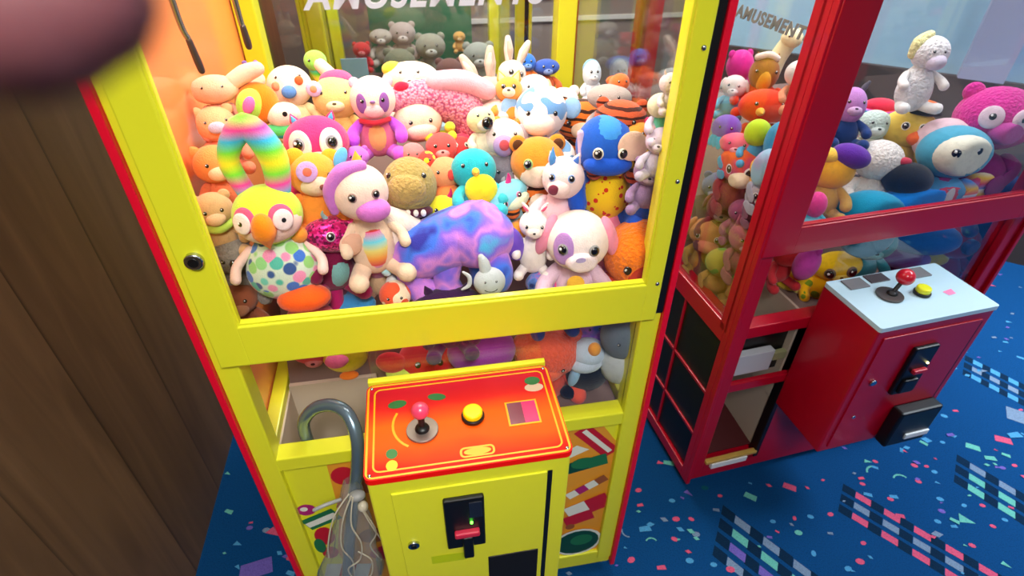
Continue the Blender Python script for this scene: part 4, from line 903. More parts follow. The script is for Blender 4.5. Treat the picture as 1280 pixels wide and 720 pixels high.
PL('plush_seal', 'grey plush seal at the right window above the striped tigers', 'Y', 762, 122, .48, 20, (176, 164, 160), yaw=-20, pitch=10, hr=(1.4, 1, .8), eyes=(.4, .2, .09), Bc=(170, 160, 158), muz=MZ, muzc=(206, 192, 186))
PL('plush_fish', 'small bright orange plush fish poking up at the right window', 'Y', 775, 103, .54, 12, (248, 118, 60), pitch=10, eyes=(.4, .2, .12), body='fish', Bc=(248, 118, 60))
PL('plush_penguin_chick', 'white and ice blue plush penguin chick right of the thick back post', 'Y', 740, 92, .56, 13, (206, 222, 232), pitch=10, hr=(.9, .9, 1.2), eyes=(.35, .2, .12), Bc=(226, 230, 236), ex=[('e', 'hood', (130, 180, 220), (0, .3, .4), (.85, .8, .9))])
PL('plush_robin', 'bright blue plush bird peeking over the heap, beside the narrow yellow posts', 'Y', 658, 78, .62, 12, (50, 120, 226), pitch=10, eyes=(.35, .2, .12), Bc=(236, 120, 50))
PL('plush_robin', 'darker blue plush bird with rusty belly, left edge of the thick back post', 'Y', 683, 84, .62, 14, (60, 96, 190), pitch=10, eyes=(.35, .2, .12), Bc=(206, 96, 50), hr=(1.2, .9, .7))
PL('plush_lamb', 'pale blue and white plush lamb between the fox kit and the thick post', 'Y', 668, 108, .46, 16, (226, 234, 238), pitch=10, yaw=-10, hr=(1.2, .9, .9), eyes=(.4, .1, .1), ear=('floppy', .35), earc=(246, 190, 150), Bc=(240, 220, 214))
PL('plush_dog', 'soft beige pink plush dog slumped left of the spotted cow', 'Y', 622, 140, .36, 20, (236, 204, 194), yaw=14, pitch=18, hr=(1.3, .9, .75), muz=MZ, muzc=(240, 214, 204), eyes=(.4, .25, .08), Bc=(236, 200, 192), ear=('floppy', .4))
PL('plush_bear_cub', 'white plush cub squeezed between spotted cow and thick post', 'Y', 704, 128, .42, 20, (250, 226, 222), pitch=18, ear=('round', .35), eyes=(.4, .2, .09), Bc=(250, 226, 222))
PL('plush_parakeet', 'mint, white and yellow plush parakeet seen through the right window', 'Y', 826, 132, .26, 17, (232, 226, 190), pitch=10, eyes=(.4, .2, .1), Bc=(110, 200, 170), br=(.8, .7, 1.1), arm=(214, 200, 228))
PL('plush_goat', 'pale pink plush goat at the top right corner beside the door post', 'Y', 838, 104, .32, 14, (232, 216, 220), pitch=10, eyes=(.4, .2, .1), ear=('horn', .4), Bc=(220, 206, 214))
PL('plush_mouse', 'lavender plush mouse low at the right window behind the blue creature', 'Y', 826, 176, .16, 19, (206, 190, 214), pitch=10, yaw=-30, eyes=(.4, .2, .1), ear=('round', .5), earin=(236, 190, 200), Bc=(190, 180, 200))
PL('plush_monkey', 'orange and gold plush monkey with pink ear, top right of the blue creature', 'Y', 795, 168, .26, 19, (246, 160, 60), pitch=14, yaw=-20, eyes=(.4, .2, .1), ear=('round', .5), earc=(226, 60, 110), Bc=(246, 200, 60))
PL('plush_piglet', 'deep pink plush piglet between white puppy and blue creature', 'Y', 768, 282, .16, 26, (246, 140, 176), pitch=10, yaw=-10, hr=(1.2, .9, .9), eyes=(.4, .15, .09), ear=('point', .4), earc=(250, 226, 226), muz=((0, -.8, -.2), (.4, .3, .28)), muzc=(250, 120, 160), Bc=(246, 170, 190))
PL('plush_turtle', 'peach and coral plush turtle nestled in the middle of the heap', 'Y', 556, 216, .24, 22, (250, 160, 110), pitch=16, eyes=(.4, .2, .1), Bc=(246, 120, 90), nose=((.3, -.95, 0), (.2, .1, .3), (226, 70, 60)))
PL('plush_chick', 'scarlet and yellow plush chick under the pink crocodile', 'Y', 552, 184, .29, 20, (240, 84, 80), pitch=16, eyes=(.4, .2, .12), Bc=(250, 180, 60), ear=('round', .3), earc=(250, 226, 60))
PL('plush_crab', 'red plush crab with white eyes between turtle and teal bird', 'Y', 576, 186, .30, 17, (226, 60, 60), pitch=16, eye=(250, 240, 230), eyes=(.4, .4, .14), body='blob', leg=(230, 80, 60))
PL('plush_caterpillar', 'yellow and red striped plush caterpillar hanging below the turtle', 'Y', 560, 244, .22, 17, (250, 140, 70), pitch=10, eyes=(.4, .2, .12), body='none', ex=[('t', 'body', ((245, 220, 60), 'rainbow', [(245, 220, 60), (230, 60, 60)], 2.5), [(0, .3, -.6), (-.5, 0, -1.5), (-.3, -.2, -2.4)], [.7, .7, .5])])
PL('plush_bear', 'small tan plush bear with lime scarf at the left window, next to the parrot', 'Y', 266, 262, .16, 24, (222, 180, 130), pitch=8, yaw=20, ear=('round', .3), eyes=(.4, .15, .1), muz=MZ, muzc=(240, 200, 160), Bc=(214, 170, 120), ex=[('t', 'scarf', (190, 220, 90), [(-.8, -.3, -.7), (0, -.85, -.85), (.8, -.3, -.7)], .2)])
PL('plush_koala', 'fuzzy grey plush koala at lower left, between post and parrot', 'Y', 288, 318, .13, 26, ((140, 132, 126), 'shag'), pitch=5, yaw=20, ear=('round', .4), eyes=(.4, .1, .1), Bc=((132, 124, 120), 'shag'), nose=((0, -1.0, -.1), (.18, .14, .26), BLK))
PL('plush_beaver', 'rust brown plush beaver low in the left front corner', 'Y', 298, 372, .14, 24, (150, 82, 54), pitch=5, yaw=10, eyes=(.4, .2, .1), Bc=(140, 74, 50), muz=MZ, muzc=(180, 120, 90))
PL('plush_lion', 'orange plush lion with peach muzzle high at the left window', 'Y', 268, 205, .26, 26, (248, 150, 80), pitch=8, yaw=24, ear=('round', .35), muz=MZ, muzc=(252, 200, 160), eyes=(.4, .2, .09), Bc=(240, 130, 90))
PL('plush_hamster', 'peach plush hamster with small lilac nose at the left window', 'Y', 270, 155, .34, 24, (250, 178, 130), pitch=8, yaw=20, nose=((-.05, -1.02, 0), (.42, .2, .3), (204, 190, 220)), eyes=(.5, .3, .07), ear=('round', .3), Bc=(250, 150, 120))
PL('plush_flamingo', 'salmon pink plush flamingo topmost at the left window', 'Y', 268, 112, .48, 22, (250, 190, 160), pitch=8, yaw=10, hr=(1.3, .9, .8), eyes=(.4, .3, .07), Bc=(250, 170, 150), ex=[('t', 'neck', (252, 206, 180), [(1.0, 0, .3), (1.8, 0, .7), (2.5, 0, .9)], [.45, .5, .4])])
PL('plush_slug', 'pale plush slug with two raised eye stalks against the back left post', 'Y', 318, 100, .50, 13, (250, 214, 180), pitch=8, eyes=None, Bc=(250, 210, 170), ex=[('t', 'eye_stalk', (250, 214, 190), [(s * .4, 0, .6), (s * .5, 0, 1.5)], [.22, .2]) for s in (-1, 1)] + [('e', 'eye', (130, 100, 180), (s * .5, -.2, 1.6), (.24, .2, .2)) for s in (-1, 1)])
# ===== yellow machine, lower window
PL('plush_pig', 'deep pink plush pig behind the glass just above the prize chute', 'Y', 392, 432, .27, 26, (230, 84, 110), pitch=-8, hr=(1.2, .9, .85), eyes=(.45, .3, .08), Bc=(222, 70, 100), ear=('point', .3))
PL('plush_duck', 'yellow plush duck with pink bill beside the chute', 'Y', 432, 442, .25, 26, (246, 224, 50), pitch=-8, hr=(1.1, .9, .9), eyes=None, Bc=(246, 220, 60), ex=[('e', 'bill', (240, 110, 160), (-.3, -.75, .45), (.55, .4, .28)), ('e', 'foot', (246, 130, 40), (.1, -.9, -.55), (.45, .25, .16))])
PL('plush_whale', 'cream topped blue plush whale at the bottom of the door glass', 'Y', 438, 398, .10, 28, (236, 208, 170), pitch=0, hr=(1.3, .9, .7), eyes=(.4, 0, .07), body='fish', Bc=(60, 130, 190), leg=(60, 130, 190), arm=(60, 130, 190), ex=[('e', 'blowhole_patch', (60, 140, 200), (.2, .3, .5), (1.0, .7, .45))])
PL('plush_starfish', 'rose pink plush starfish under the parrot feet', 'Y', 388, 394, .09, 24, (238, 112, 130), pitch=0, hr=(1.2, .7, .7), eyes=(.3, .2, .08), body='blob', leg=(238, 112, 130))
PL('plush_lobster', 'red plush lobster behind the lower glass left of the purple frog', 'Y', 536, 447, .15, 32, (206, 22, 34), pitch=-5, hr=(1.2, .9, .75), eyes=(.35, .55, .12), body='blob', leg=(200, 20, 36), ex=[('e', 'pincer', (214, 30, 40), (-1.4, -.3, .3), (.6, .35, .45), (0, .4, 0)), ('e', 'pincer', (214, 30, 40), (1.3, -.3, .1), (.55, .35, .45), (0, -.4, 0))])
PL('plush_frog', 'purple plush frog with two bulging white eyes behind the control panel', 'Y', 602, 438, .11, 36, (142, 50, 150), pitch=-5, hr=(1.2, .9, .85), eyes=None, Bc=(130, 40, 120), body='blob', leg=(136, 36, 110), ex=[('e', 'eye_ball', (236, 236, 236), (x, -.90, -.18), (.26, .2, .17)) for x in (-.40, .55)] + [('e', 'pupil', BLK, (x, -1.08, -.19), (.12, .06, .10)) for x in (-.40, .55)])
PL('plush_lizard', 'lime green plush lizard tail lying by the chute corner', 'Y', 508, 464, .13, 16, (200, 224, 90), pitch=0, hr=(1.6, .8, .6), eyes=None, body='none', ex=[('t', 'tail', (196, 222, 90), [(1.0, 0, 0), (2.0, .1, -.1), (3.0, .2, .1)], [.5, .35, .15])])
PL('plush_bear', 'coral plush bear behind the lower glass right of the purple frog', 'Y', 684, 440, .11, 38, ((238, 96, 62), 'shag'), pitch=-5, hr=(1.1, .9, .85), eyes=(.3, .0, .07), ear=('round', .35), Bc=(226, 84, 62), muz=((-.1, -.6, -.2), (.5, .4, .35)), muzc=(244, 110, 74), arm=(230, 90, 70))
PL('plush_penguin', 'plush penguin with black body, grey white head and orange beak, lower right', 'Y', 735, 440, .09, 22, (190, 206, 222), pitch=-5, hr=(1.0, .9, .8), eyes=None, body='none', ex=[('e', 'beak', (240, 160, 60), (.15, -.5, .75), (.36, .35, .42)), ('e', 'body', (18, 20, 34), (.2, .05, -1.75), (1.35, .9, 1.5)), ('e', 'bib', (196, 208, 224), (-.2, -.5, -.45), (.95, .5, .55)), ('e', 'flipper', (18, 20, 34), (1.4, -.1, -1.3), (.4, .35, .9), (0, -.7, 0)), ('e', 'flipper', (150, 190, 226), (-.85, -.6, -1.3), (.3, .3, .8), (0, .2, 0)), ('e', 'foot', (22, 22, 34), (-.8, -.4, -2.9), (.7, .5, .35))])
PL('plush_shark', 'slate grey and white plush shark, low in the right front corner', 'Y', 780, 418, .12, 30, (104, 116, 128), pitch=-5, hr=(1.0, .9, 1.2), eyes=(.5, .2, .07), body='none', ex=[('e', 'belly', (196, 202, 206), (.1, -.1, -1.6), (.95, .8, 1.2)), ('e', 'fin', (60, 66, 82), (1.0, 0, -1.0), (.3, .4, .9), (0, .3, 0)), ('e', 'foot', (24, 24, 30), (.5, -.7, -2.5), (.3, .3, .18))])
PL('plush_fish', 'dark orange plush fish under the rail by the right post', 'Y', 776, 392, .10, 20, (236, 92, 40), pitch=0, hr=(1.2, .8, .9), eyes=(.4, .1, .08), body='fish', Bc=(230, 88, 44))
PL('plush_jellyfish', 'violet and blue plush jellyfish peeking under the rail above the penguin', 'Y', 738, 402, .14, 20, ((130, 90, 190), 'tiedye', [(90, 70, 180), (190, 120, 220), (80, 110, 220)], 1.4), pitch=0, eyes=(.3, .1, .08), body='blob')
PL('plush_hedgehog', 'dark blue and red plush hedgehog below the llama', 'Y', 690, 352, .10, 26, ((60, 90, 190), 'tiedye', [(30, 40, 100), (90, 130, 210), (230, 60, 110), (240, 230, 230)], 2.2), pitch=6, hr=(1.3, .8, .7), eyes=(.4, .1, .09), Bc=(50, 60, 130))
PL('plush_bat', 'dark purple plush bat under the tie-dyed elephant', 'Y', 560, 378, .08, 28, (56, 20, 66), pitch=6, hr=(1.5, .8, .7), eyes=(.4, .2, .07), ear=('point', .3), Bc=(60, 24, 80))
PL('plush_ladybird', 'red and cream plush ladybird at the lower middle of the door glass', 'Y', 494, 368, .09, 20, ((240, 90, 50), 'patches', [(250, 230, 200)], 1.6), pitch=6, eyes=(.4, .2, .09), Bc=((226, 40, 60), 'spots', [(20, 16, 20)], 1))
PL('plush_worm', 'maroon plush worm with long dangling legs below the magenta dinosaur', 'Y', 412, 352, .14, 22, (128, 14, 60), pitch=5, eyes=None, body='none', hr=(1.2, .9, 1.1), ex=[('t', 'leg', (160, 16, 84), [(-.9, -.4, .8), (-1.0, -.6, -.4), (-.9, -.8, -1.2)], [.3, .34, .36]), ('t', 'leg', (176, 20, 96), [(.4, -.6, 1.0), (.4, -.9, -.2), (.3, -1.0, -1.2)], [.34, .38, .42]), ('e', 'bib', (110, 170, 166), (-.3, -.8, 1.4), (.9, .4, .6))])
PL('plush_camel', 'mauve and tan plush camel between pony and elephant', 'Y', 470, 322, .15, 22, (206, 130, 180), pitch=5, hr=(.9, .9, 1.3), eyes=None, Bc=(206, 168, 130), body='sit', leg=(190, 140, 110))
PL('plush_goose', 'white plush goose with folded wings right of the pony', 'Y', 500, 292, .15, 24, (248, 226, 214), pitch=5, yaw=10, hr=(1.3, .9, .8), eyes=(.4, .3, .07), Bc=((246, 190, 180), 'rainbow', [(250, 226, 214), (110, 215, 235), (236, 80, 150)], 1.2))
PL('plush_starfish', 'coral pink plush starfish in the hollow between panda and shark', 'Y', 516, 192, .26, 15, (250, 130, 130), pitch=14, eyes=(.35, .1, .1), body='blob', leg=(250, 140, 130))
PL('plush_squirrel', 'peach plush squirrel behind the rainbow crest of the parrot', 'Y', 352, 196, .24, 18, (250, 176, 130), pitch=12, ear=('point', .3), eyes=(.4, .2, .1), Bc=(246, 160, 110))
PL('plush_hippo', 'violet plush hippo between owl and panda feet', 'Y', 446, 196, .25, 15, (196, 110, 214), pitch=12, ear=('round', .25), eyes=(.4, .2, .1))
PL('plush_otter', 'dusky mauve plush otter at the right glass below the lavender mouse', 'Y', 812, 214, .12, 20, (150, 120, 160), pitch=8, yaw=-20, eyes=(.4, .2, .1), ear=('round', .25))
PL('plush_ladybug', 'red and yellow plush ladybug beneath the pink crocodile face', 'Y', 532, 200, .25, 13, ((240, 70, 60), 'spots', [(250, 220, 60)], 1.2), pitch=12, eyes=(.4, .2, .12), body='blob')
PL('plush_hare', 'beige plush hare low between dinosaur and pony', 'Y', 386, 246, .19, 17, (236, 200, 160), pitch=10, ear=('long', .4), eyes=(.4, .2, .1))
PL('plush_kitten', 'white and pink plush kitten peeping between elephant and llama', 'Y', 652, 226, .22, 15, (246, 220, 226), pitch=10, ear=('point', .35), earin=(240, 130, 170), eyes=(.4, .2, .1))
PL('plush_mole', 'dark plum plush mole behind the legs of the pony', 'Y', 478, 268, .2, 20, (86, 40, 84), pitch=8, eyes=(.4, .2, .08))
PL('plush_toucan', 'golden plush toucan squeezed below the unicorn beside the llama', 'Y', 700, 268, .17, 17, (240, 170, 60), pitch=8, eyes=(.4, .2, .1), ex=[('c', 'beak', (240, 90, 50), (0, -.9, -.1), (.2, .22, .4), (PI / 2, 0, 0))])

# ===== red machine
def dim(c): return c
PL('plush_balloon_dog', 'magenta plush dog at the top left of the red machine, by the side glass', 'R', 925, 82, .52, 17, (214, 40, 150), pitch=10, eyes=None, hr=(1.0, .9, 1.1), Bc=(214, 50, 150), ear=('round', .3))
PL('plush_horse', 'brown plush horse with golden face and white forelock, left side of the red machine', 'R', 955, 92, .40, 20, (158, 96, 36), pitch=8, yaw=-30, hr=(.9, 1, 1), mask=(-.3, -.2, (.55, .8, .8)), maskc=(226, 160, 50), eyes=(.55, .2, .1), Bc=(226, 60, 30), br=(1.4, .9, 1.0), arm=(232, 70, 30), ear=('point', .3), ex=[('t', 'forelock', (246, 230, 220), [(-.6, -.2, .95), (0, -.4, 1.15), (.5, -.2, .95)], .2)])
PL('plush_rooster', 'bright red orange plush rooster under the brown horse', 'R', 955, 133, .32, 26, (240, 60, 22), pitch=8, yaw=-20, hr=(1.2, .9, .8), eyes=(.5, .3, .09), Bc=(230, 50, 30), ex=[('c', 'beak', (250, 190, 60), (-.4, -.9, -.1), (.2, .2, .35), (PI / 2, 0, 0))])
PL('plush_seagull', 'white plush gull behind the red post of the red machine', 'R', 1000, 92, .30, 18, (238, 232, 226), pitch=8, yaw=-20, eyes=(.4, .2, .12), Bc=(240, 160, 120), ex=[('c', 'beak', (246, 150, 110), (0, -.95, -.2), (.2, .2, .3), (PI / 2, 0, 0))])
PL('plush_giraffe', 'tall cream plush giraffe reaching up near the side window lettering', 'R', 990, 48, .42, 13, (238, 226, 180), pitch=8, yaw=-30, hr=(1, 1.2, .9), eyes=(.4, .3, .14), body='none', ear=('point', .3), ex=[('t', 'neck', (236, 224, 180), [(-.2, .2, -.4), (-.8, .2, -1.8), (-1.3, .2, -3.2)], [.8, .85, 1.1])])  # solid giraffe stands in for a reflection in the glass
PL('plush_ball_chick', 'round lime green plush chick left of the red machine corner post', 'R', 947, 166, .20, 16, (198, 232, 40), pitch=8, yaw=-30, eyes=None, hr=(1, .95, 1.05), Bc=(80, 170, 220))
PL('plush_bluebird', 'sky blue plush bird squeezed behind the corner post', 'R', 972, 178, .14, 20, (60, 160, 206), pitch=8, yaw=-30, hr=(.8, .8, 1.3), eyes=None, Bc=(250, 180, 40))
PL('plush_sheep', 'white plush sheep against the side glass, upper left of the red machine', 'R', 918, 108, .42, 15, (226, 222, 218), pitch=8, yaw=-40, eyes=(.4, .2, .1), Bc=(90, 170, 200), ear=('floppy', .4))
PL('plush_octopus', 'small purple and cyan plush octopus low at the side glass', 'R', 908, 160, .28, 18, (120, 80, 190), pitch=8, yaw=-40, eyes=(.4, .2, .1), body='blob', leg=(40, 180, 220))
PL('plush_bird', 'pink plush bird with cyan wing above the orange fish', 'R', 922, 180, .20, 17, (250, 110, 140), pitch=8, yaw=-40, hr=(1.3, .9, .8), eyes=(.4, .2, .1), Bc=(60, 180, 220))
PL('plush_fish', 'orange and magenta plush fish with cream snout at the red machine side glass', 'R', 925, 205, .12, 26, ((244, 110, 50), 'tiedye', [(250, 130, 30), (240, 90, 60), (200, 60, 150)], .7), pitch=4, yaw=-40, eye=(246, 240, 240), eyes=(.5, -.1, .18), muz=((.2, -.75, -.5), (.55, .5, .42)), muzc=(250, 226, 196), body='sit', Bc=(150, 60, 60))
PL('plush_seahorse', 'powder blue and lilac plush seahorse next to the orange fish', 'R', 960, 212, .08, 22, ((170, 200, 226), 'tiedye', [(200, 160, 214), (160, 200, 226), (170, 220, 236)], .6), pitch=4, yaw=-30, hr=(.9, .9, 1.2), eyes=None, Bc=(190, 190, 210))
PL('plush_lemur', 'grey plush lemur with big eye rings under the seahorse', 'R', 950, 242, .07, 17, (196, 186, 196), pitch=4, yaw=-30, eye=(240, 236, 240), eyes=(.4, .1, .2), Bc=(150, 90, 120))
PL('plush_dog', 'tan plush dog with long muzzle at the bottom of the side glass', 'R', 888, 292, .22, 24, (206, 140, 84), pitch=0, yaw=-45, hr=(1.1, .9, .8), eye=(236, 220, 200), eyes=(.45, .2, .12), muz=((.1, -.8, -.3), (.6, .5, .35)), muzc=(210, 130, 96), Bc=(200, 160, 70), ear=('floppy', .5))
PL('plush_turtle', 'yellow and green plush turtle beneath the tan dog', 'R', 902, 328, .18, 20, ((190, 180, 70), 'patches', [(110, 170, 60)], 1), pitch=0, yaw=-45, eyes=None, Bc=(200, 150, 80))
PL('plush_cat', 'rose plush cat leaning on the lower corner post of the red machine', 'R', 936, 296, .10, 24, (190, 90, 120), pitch=0, yaw=-30, eyes=(.4, .2, .08), ear=('point', .4), Bc=(180, 100, 110))
PL('plush_donkey', 'lilac plush donkey with dark grey ear right of the corner post', 'R', 1064, 132, .22, 20, (190, 130, 200), pitch=12, hr=(.85, .9, 1.1), eyes=(.5, .2, .1), Bc=(30, 60, 120), ear=('long', .4), earc=(84, 80, 92))
PL('plush_mushroom', 'plush mushroom with red rainbow edged cap', 'R', 1100, 134, .30, 16, (216, 40, 70), pitch=10, hr=(1.3, .9, .7), eyes=None, Bc=(214, 226, 216), ex=[('t', 'cap_rim', ((245, 220, 60), 'rainbow', RB, 3), [(-1.2, -.3, -.3), (0, -.95, -.45), (1.2, -.3, -.3)], .2)])
PL('plush_poodle', 'mint white plush poodle below the mushroom', 'R', 1092, 156, .24, 20, ((206, 226, 216), 'shag'), pitch=10, eyes=(.4, .2, .08), Bc=(220, 220, 200), ear=('floppy', .4))
PL('plush_chick', 'yellow plush chick with orange beak and orange cap under the white unicorn', 'R', 1135, 160, .20, 27, (238, 206, 90), pitch=8, yaw=-10, hr=(1.15, .9, .85), eye=(246, 240, 230), eyes=(.3, .15, .14), Bc=(236, 206, 100), ex=[('e', 'beak', (244, 110, 50), (.35, -.8, -.35), (.5, .5, .35)), ('e', 'cap', (246, 120, 40), (.35, 0, .95), (.65, .6, .35)), ('t', 'cap_band', (40, 30, 34), [(-.2, -.5, .75), (.35, -.68, .72), (.9, -.45, .75)], .1)])
PL('plush_unicorn', 'tall white plush unicorn with pale yellow mane, topmost in the red machine', 'R', 1163, 66, .20, 20, ((240, 238, 240), 'shag'), pitch=5, yaw=10, hr=(1.1, .9, 1.0), eyes=(.3, .1, .08), muz=((.1, -.6, -.5), (.6, .5, .5)), muzc=(226, 216, 236), Bc=((240, 238, 240), 'shag'), br=(1.1, .8, 1.5), bodyoff=(-.2, .2, -2.1), arm=(240, 236, 232), leg=(242, 240, 238),
   ex=[('t', 'mane', ((240, 236, 170), 'shag'), [(-.3, .1, 1.0), (-.9, .0, .6), (-1.0, .1, -.1)], [.3, .36, .3])])
PL('plush_bear', 'large magenta plush bear with white eye patches at the far right of the red machine', 'R', 1245, 148, .10, 40, ((218, 40, 150), 'shag'), pitch=5, yaw=-12, hr=(1.15, .95, .95), patch=(.36, .10, .32, .34), patchc=(230, 206, 220), eyes=(.34, .12, .10), muz=((.15, -.78, -.3), (.5, .38, .36)), muzc=(196, 70, 160), Bc=(150, 30, 110), br=(1, .7, .6), ear=('round', .3))
PL('plush_sloth', 'teal and cream plush sloth with a wide pale hood and rainbow wings', 'R', 1192, 190, .08, 36, (80, 172, 204), pitch=10, yaw=2, hr=(1.15, .9, .9), mask=(-.30, -.04, (.97, .82, .74)), maskc=(238, 236, 216), patch=(.36, .04, .24, .28), patchc=(120, 104, 124), eyes=(.36, .04, .15), nose=((0, -1.02, -.12), (.16, .08, .08), BLK),
   Bc=(90, 160, 210), belly=(216, 70, 90), arm=((240, 190, 80), 'rainbow', [(226, 60, 90), (246, 200, 60), (70, 140, 226), (240, 240, 240)], 2), br=(.95, .7, .8), ex=[('e', 'hood', (240, 206, 214), (-.1, .55, .30), (1.02, .72, .80))])
PL('plush_poodle', 'shaggy white plush poodle left of the black dome', 'R', 1098, 200, .14, 26, ((238, 232, 226), 'shag'), pitch=8, hr=(1.1, .9, .95), eyes=None, Bc=((236, 226, 216), 'shag'), br=(.95, .8, .8), nose=((.9, -.6, .1), (.3, .2, .2), (200, 60, 80)))
PL('plush_penguin', 'plush penguin seen from behind, black head over bright blue body', 'R', 1134, 224, .08, 26, (18, 20, 24), pitch=0, yaw=0, hr=(1.1, .9, .8), eyes=None, body='none', ex=[('t', 'body', (10, 130, 226), [(-.6, -.4, -1.1), (.5, -.5, -.95), (1.4, -.5, -.9)], [.55, .7, .65]), ('e', 'foot', (20, 30, 120), (.8, -1.0, -1.3), (.5, .3, .3)), ('e', 'wing', (226, 220, 222), (2.1, -.3, -1.0), (.35, .3, .8))])
PL('plush_whale', 'round teal plush whale pressed against the rail of the red machine', 'R', 1085, 270, .06, 36, (12, 148, 186), pitch=0, hr=(1.2, .8, .9), eyes=None, body='none', ex=[('e', 'belly', (14, 110, 140), (.3, -.2, -.9), (1.0, .6, .6)), ('e', 'tail_fin', (16, 140, 176), (-1.1, .2, -.2), (.4, .4, .3))])
PL('plush_minion_bird', 'yellow plush duck with purple hat right beside the corner post', 'R', 1040, 212, .12, 24, (246, 182, 30), pitch=6, yaw=-10, hr=(1.1, .9, 1.0), eyes=None, Bc=(206, 160, 70), ex=[('e', 'hat', (96, 40, 160), (.6, -.3, .85), (.95, .7, .6), (0, .2, 0)), ('e', 'cheek', (246, 200, 70), (-.4, -.4, .75), (.5, .5, .4))])
PL('plush_pig', 'small magenta plush pig low beside the corner post of the red machine', 'R', 1020, 256, .06, 14, (226, 60, 140), pitch=0, eyes=None, hr=(.9, .9, 1.2), Bc=(90, 190, 210))
PL('plush_narwhal', 'cyan plush narwhal lying along the red rail', 'R', 1018, 282, .04, 14, (110, 196, 214), pitch=0, eyes=(.4, .2, .1), hr=(1.5, .8, .7), body='none', ex=[('e', 'fin', (226, 120, 160), (1.6, 0, -.2), (1.0, .5, .4))])
PL('plush_seal', 'navy blue plush seal at the far right above the rail', 'R', 1258, 238, .10, 30, (34, 60, 120), pitch=0, hr=(1.3, .9, .8), eyes=None, Bc=(30, 50, 100))
PL('plush_parrot', 'rainbow striped plush parrot under the teal sloth', 'R', 1222, 232, .045, 17, ((240, 190, 80), 'rainbow', [(70, 140, 226), (226, 60, 90), (246, 200, 60), (240, 240, 240)], 2.2), pitch=0, eyes=None, hr=(1.1, .8, 1.1), body='none', ex=[('t', 'wing', ((240, 190, 80), 'rainbow', [(70, 140, 226), (226, 60, 90), (246, 200, 60)], 2), [(-.4, -.3, .4), (-1.0, -.4, -.6), (-1.2, -.4, -1.6)], [.4, .5, .3])])
PL('plush_owl', 'yellow plush owl with ringed eyes beside the chute of the red machine', 'R', 995, 345, .16, 22, (244, 212, 40), pitch=-5, yaw=-10, hr=(1.3, .9, .9), eye=(190, 160, 150), eyes=(.35, .0, .22), Bc=(240, 200, 40))
PL('plush_owl', 'golden plush owl with dark ringed eyes, nearer the pale control panel', 'R', 1046, 332, .10, 22, (248, 204, 20), pitch=-5, roll=-14, hr=(1.3, .9, .8), eye=(120, 96, 80), eyes=(.42, .05, .24), Bc=((250, 190, 10), 'spots', [(120, 150, 30)], .6), br=(1.0, .8, 1.1), bodyoff=(-.6, .1, -1.5))
PL('plush_starfish', 'orchid pink plush starfish between the two owls', 'R', 1008, 330, .09, 17, (206, 70, 176), pitch=-5, hr=(1, .8, 1.4), eyes=None, body='none', ex=[('t', 'arm', (206, 70, 176), [(0, 0, .4), (.3, -.2, 1.3)], [.5, .3])])
PL('plush_dog', 'red plush dog under the rail next to the corner post', 'R', 985, 318, .14, 18, (216, 50, 54), pitch=-5, hr=(1.1, .9, .8), eyes=None, Bc=(206, 50, 60))
PL('plush_bird', 'teal plush bird behind the lower glass of the red machine', 'R', 1090, 302, .10, 24, (20, 136, 150), pitch=-5, eyes=(.3, .2, .12), Bc=(24, 140, 160), hr=(1.2, .9, 1))
PL('plush_dolphin', 'deep blue plush dolphin behind the lower glass of the red machine', 'R', 1152, 296, .10, 30, (10, 90, 170), pitch=-5, hr=(1.5, .9, .7), eyes=None, Bc=(16, 70, 140), body='fish')
PL('plush_bat', 'muted violet plush bat low behind the red joystick', 'R', 1130, 322, .10, 20, (110, 76, 150), pitch=-5, hr=(1.5, .9, .7), eyes=None, Bc=(80, 50, 110))
PL('plush_lizard', 'olive yellow plush lizard behind the pale panel', 'R', 1167, 322, .09, 13, (170, 176, 50), pitch=-5, hr=(1.3, .8, .8), eyes=None, body='none', ex=[('t', 'tail', (170, 176, 50), [(-.5, 0, .3), (-.9, 0, 1.3)], [.4, .2])])
PL('plush_mole', 'dusty grey plush mole in the lower right corner of the red machine', 'R', 1226, 322, .12, 26, (120, 124, 122), pitch=-5, eyes=None, hr=(1.2, .9, 1), Bc=(110, 110, 112), ex=[('t', 'arm', (170, 200, 186), [(-.8, -.4, -.3), (.1, -.6, .3), (.9, -.4, 1.0)], [.2, .24, .3])])
PL('plush_frog', 'bright green plush frog at the lower right corner by the panel', 'R', 1212, 350, .07, 11, (130, 206, 60), pitch=-5, eyes=None, Bc=(120, 190, 60))
PL('plush_raccoon', 'charcoal plush raccoon deep between duck and poodle', 'R', 1070, 240, .2, 24, (96, 82, 74), pitch=5, eyes=None, Bc=(96, 82, 74))
PL('plush_lion', 'brick red plush lion deep behind the joystick of the red machine', 'R', 1195, 300, .16, 26, (130, 30, 50), pitch=0, eyes=None, Bc=(110, 26, 44))

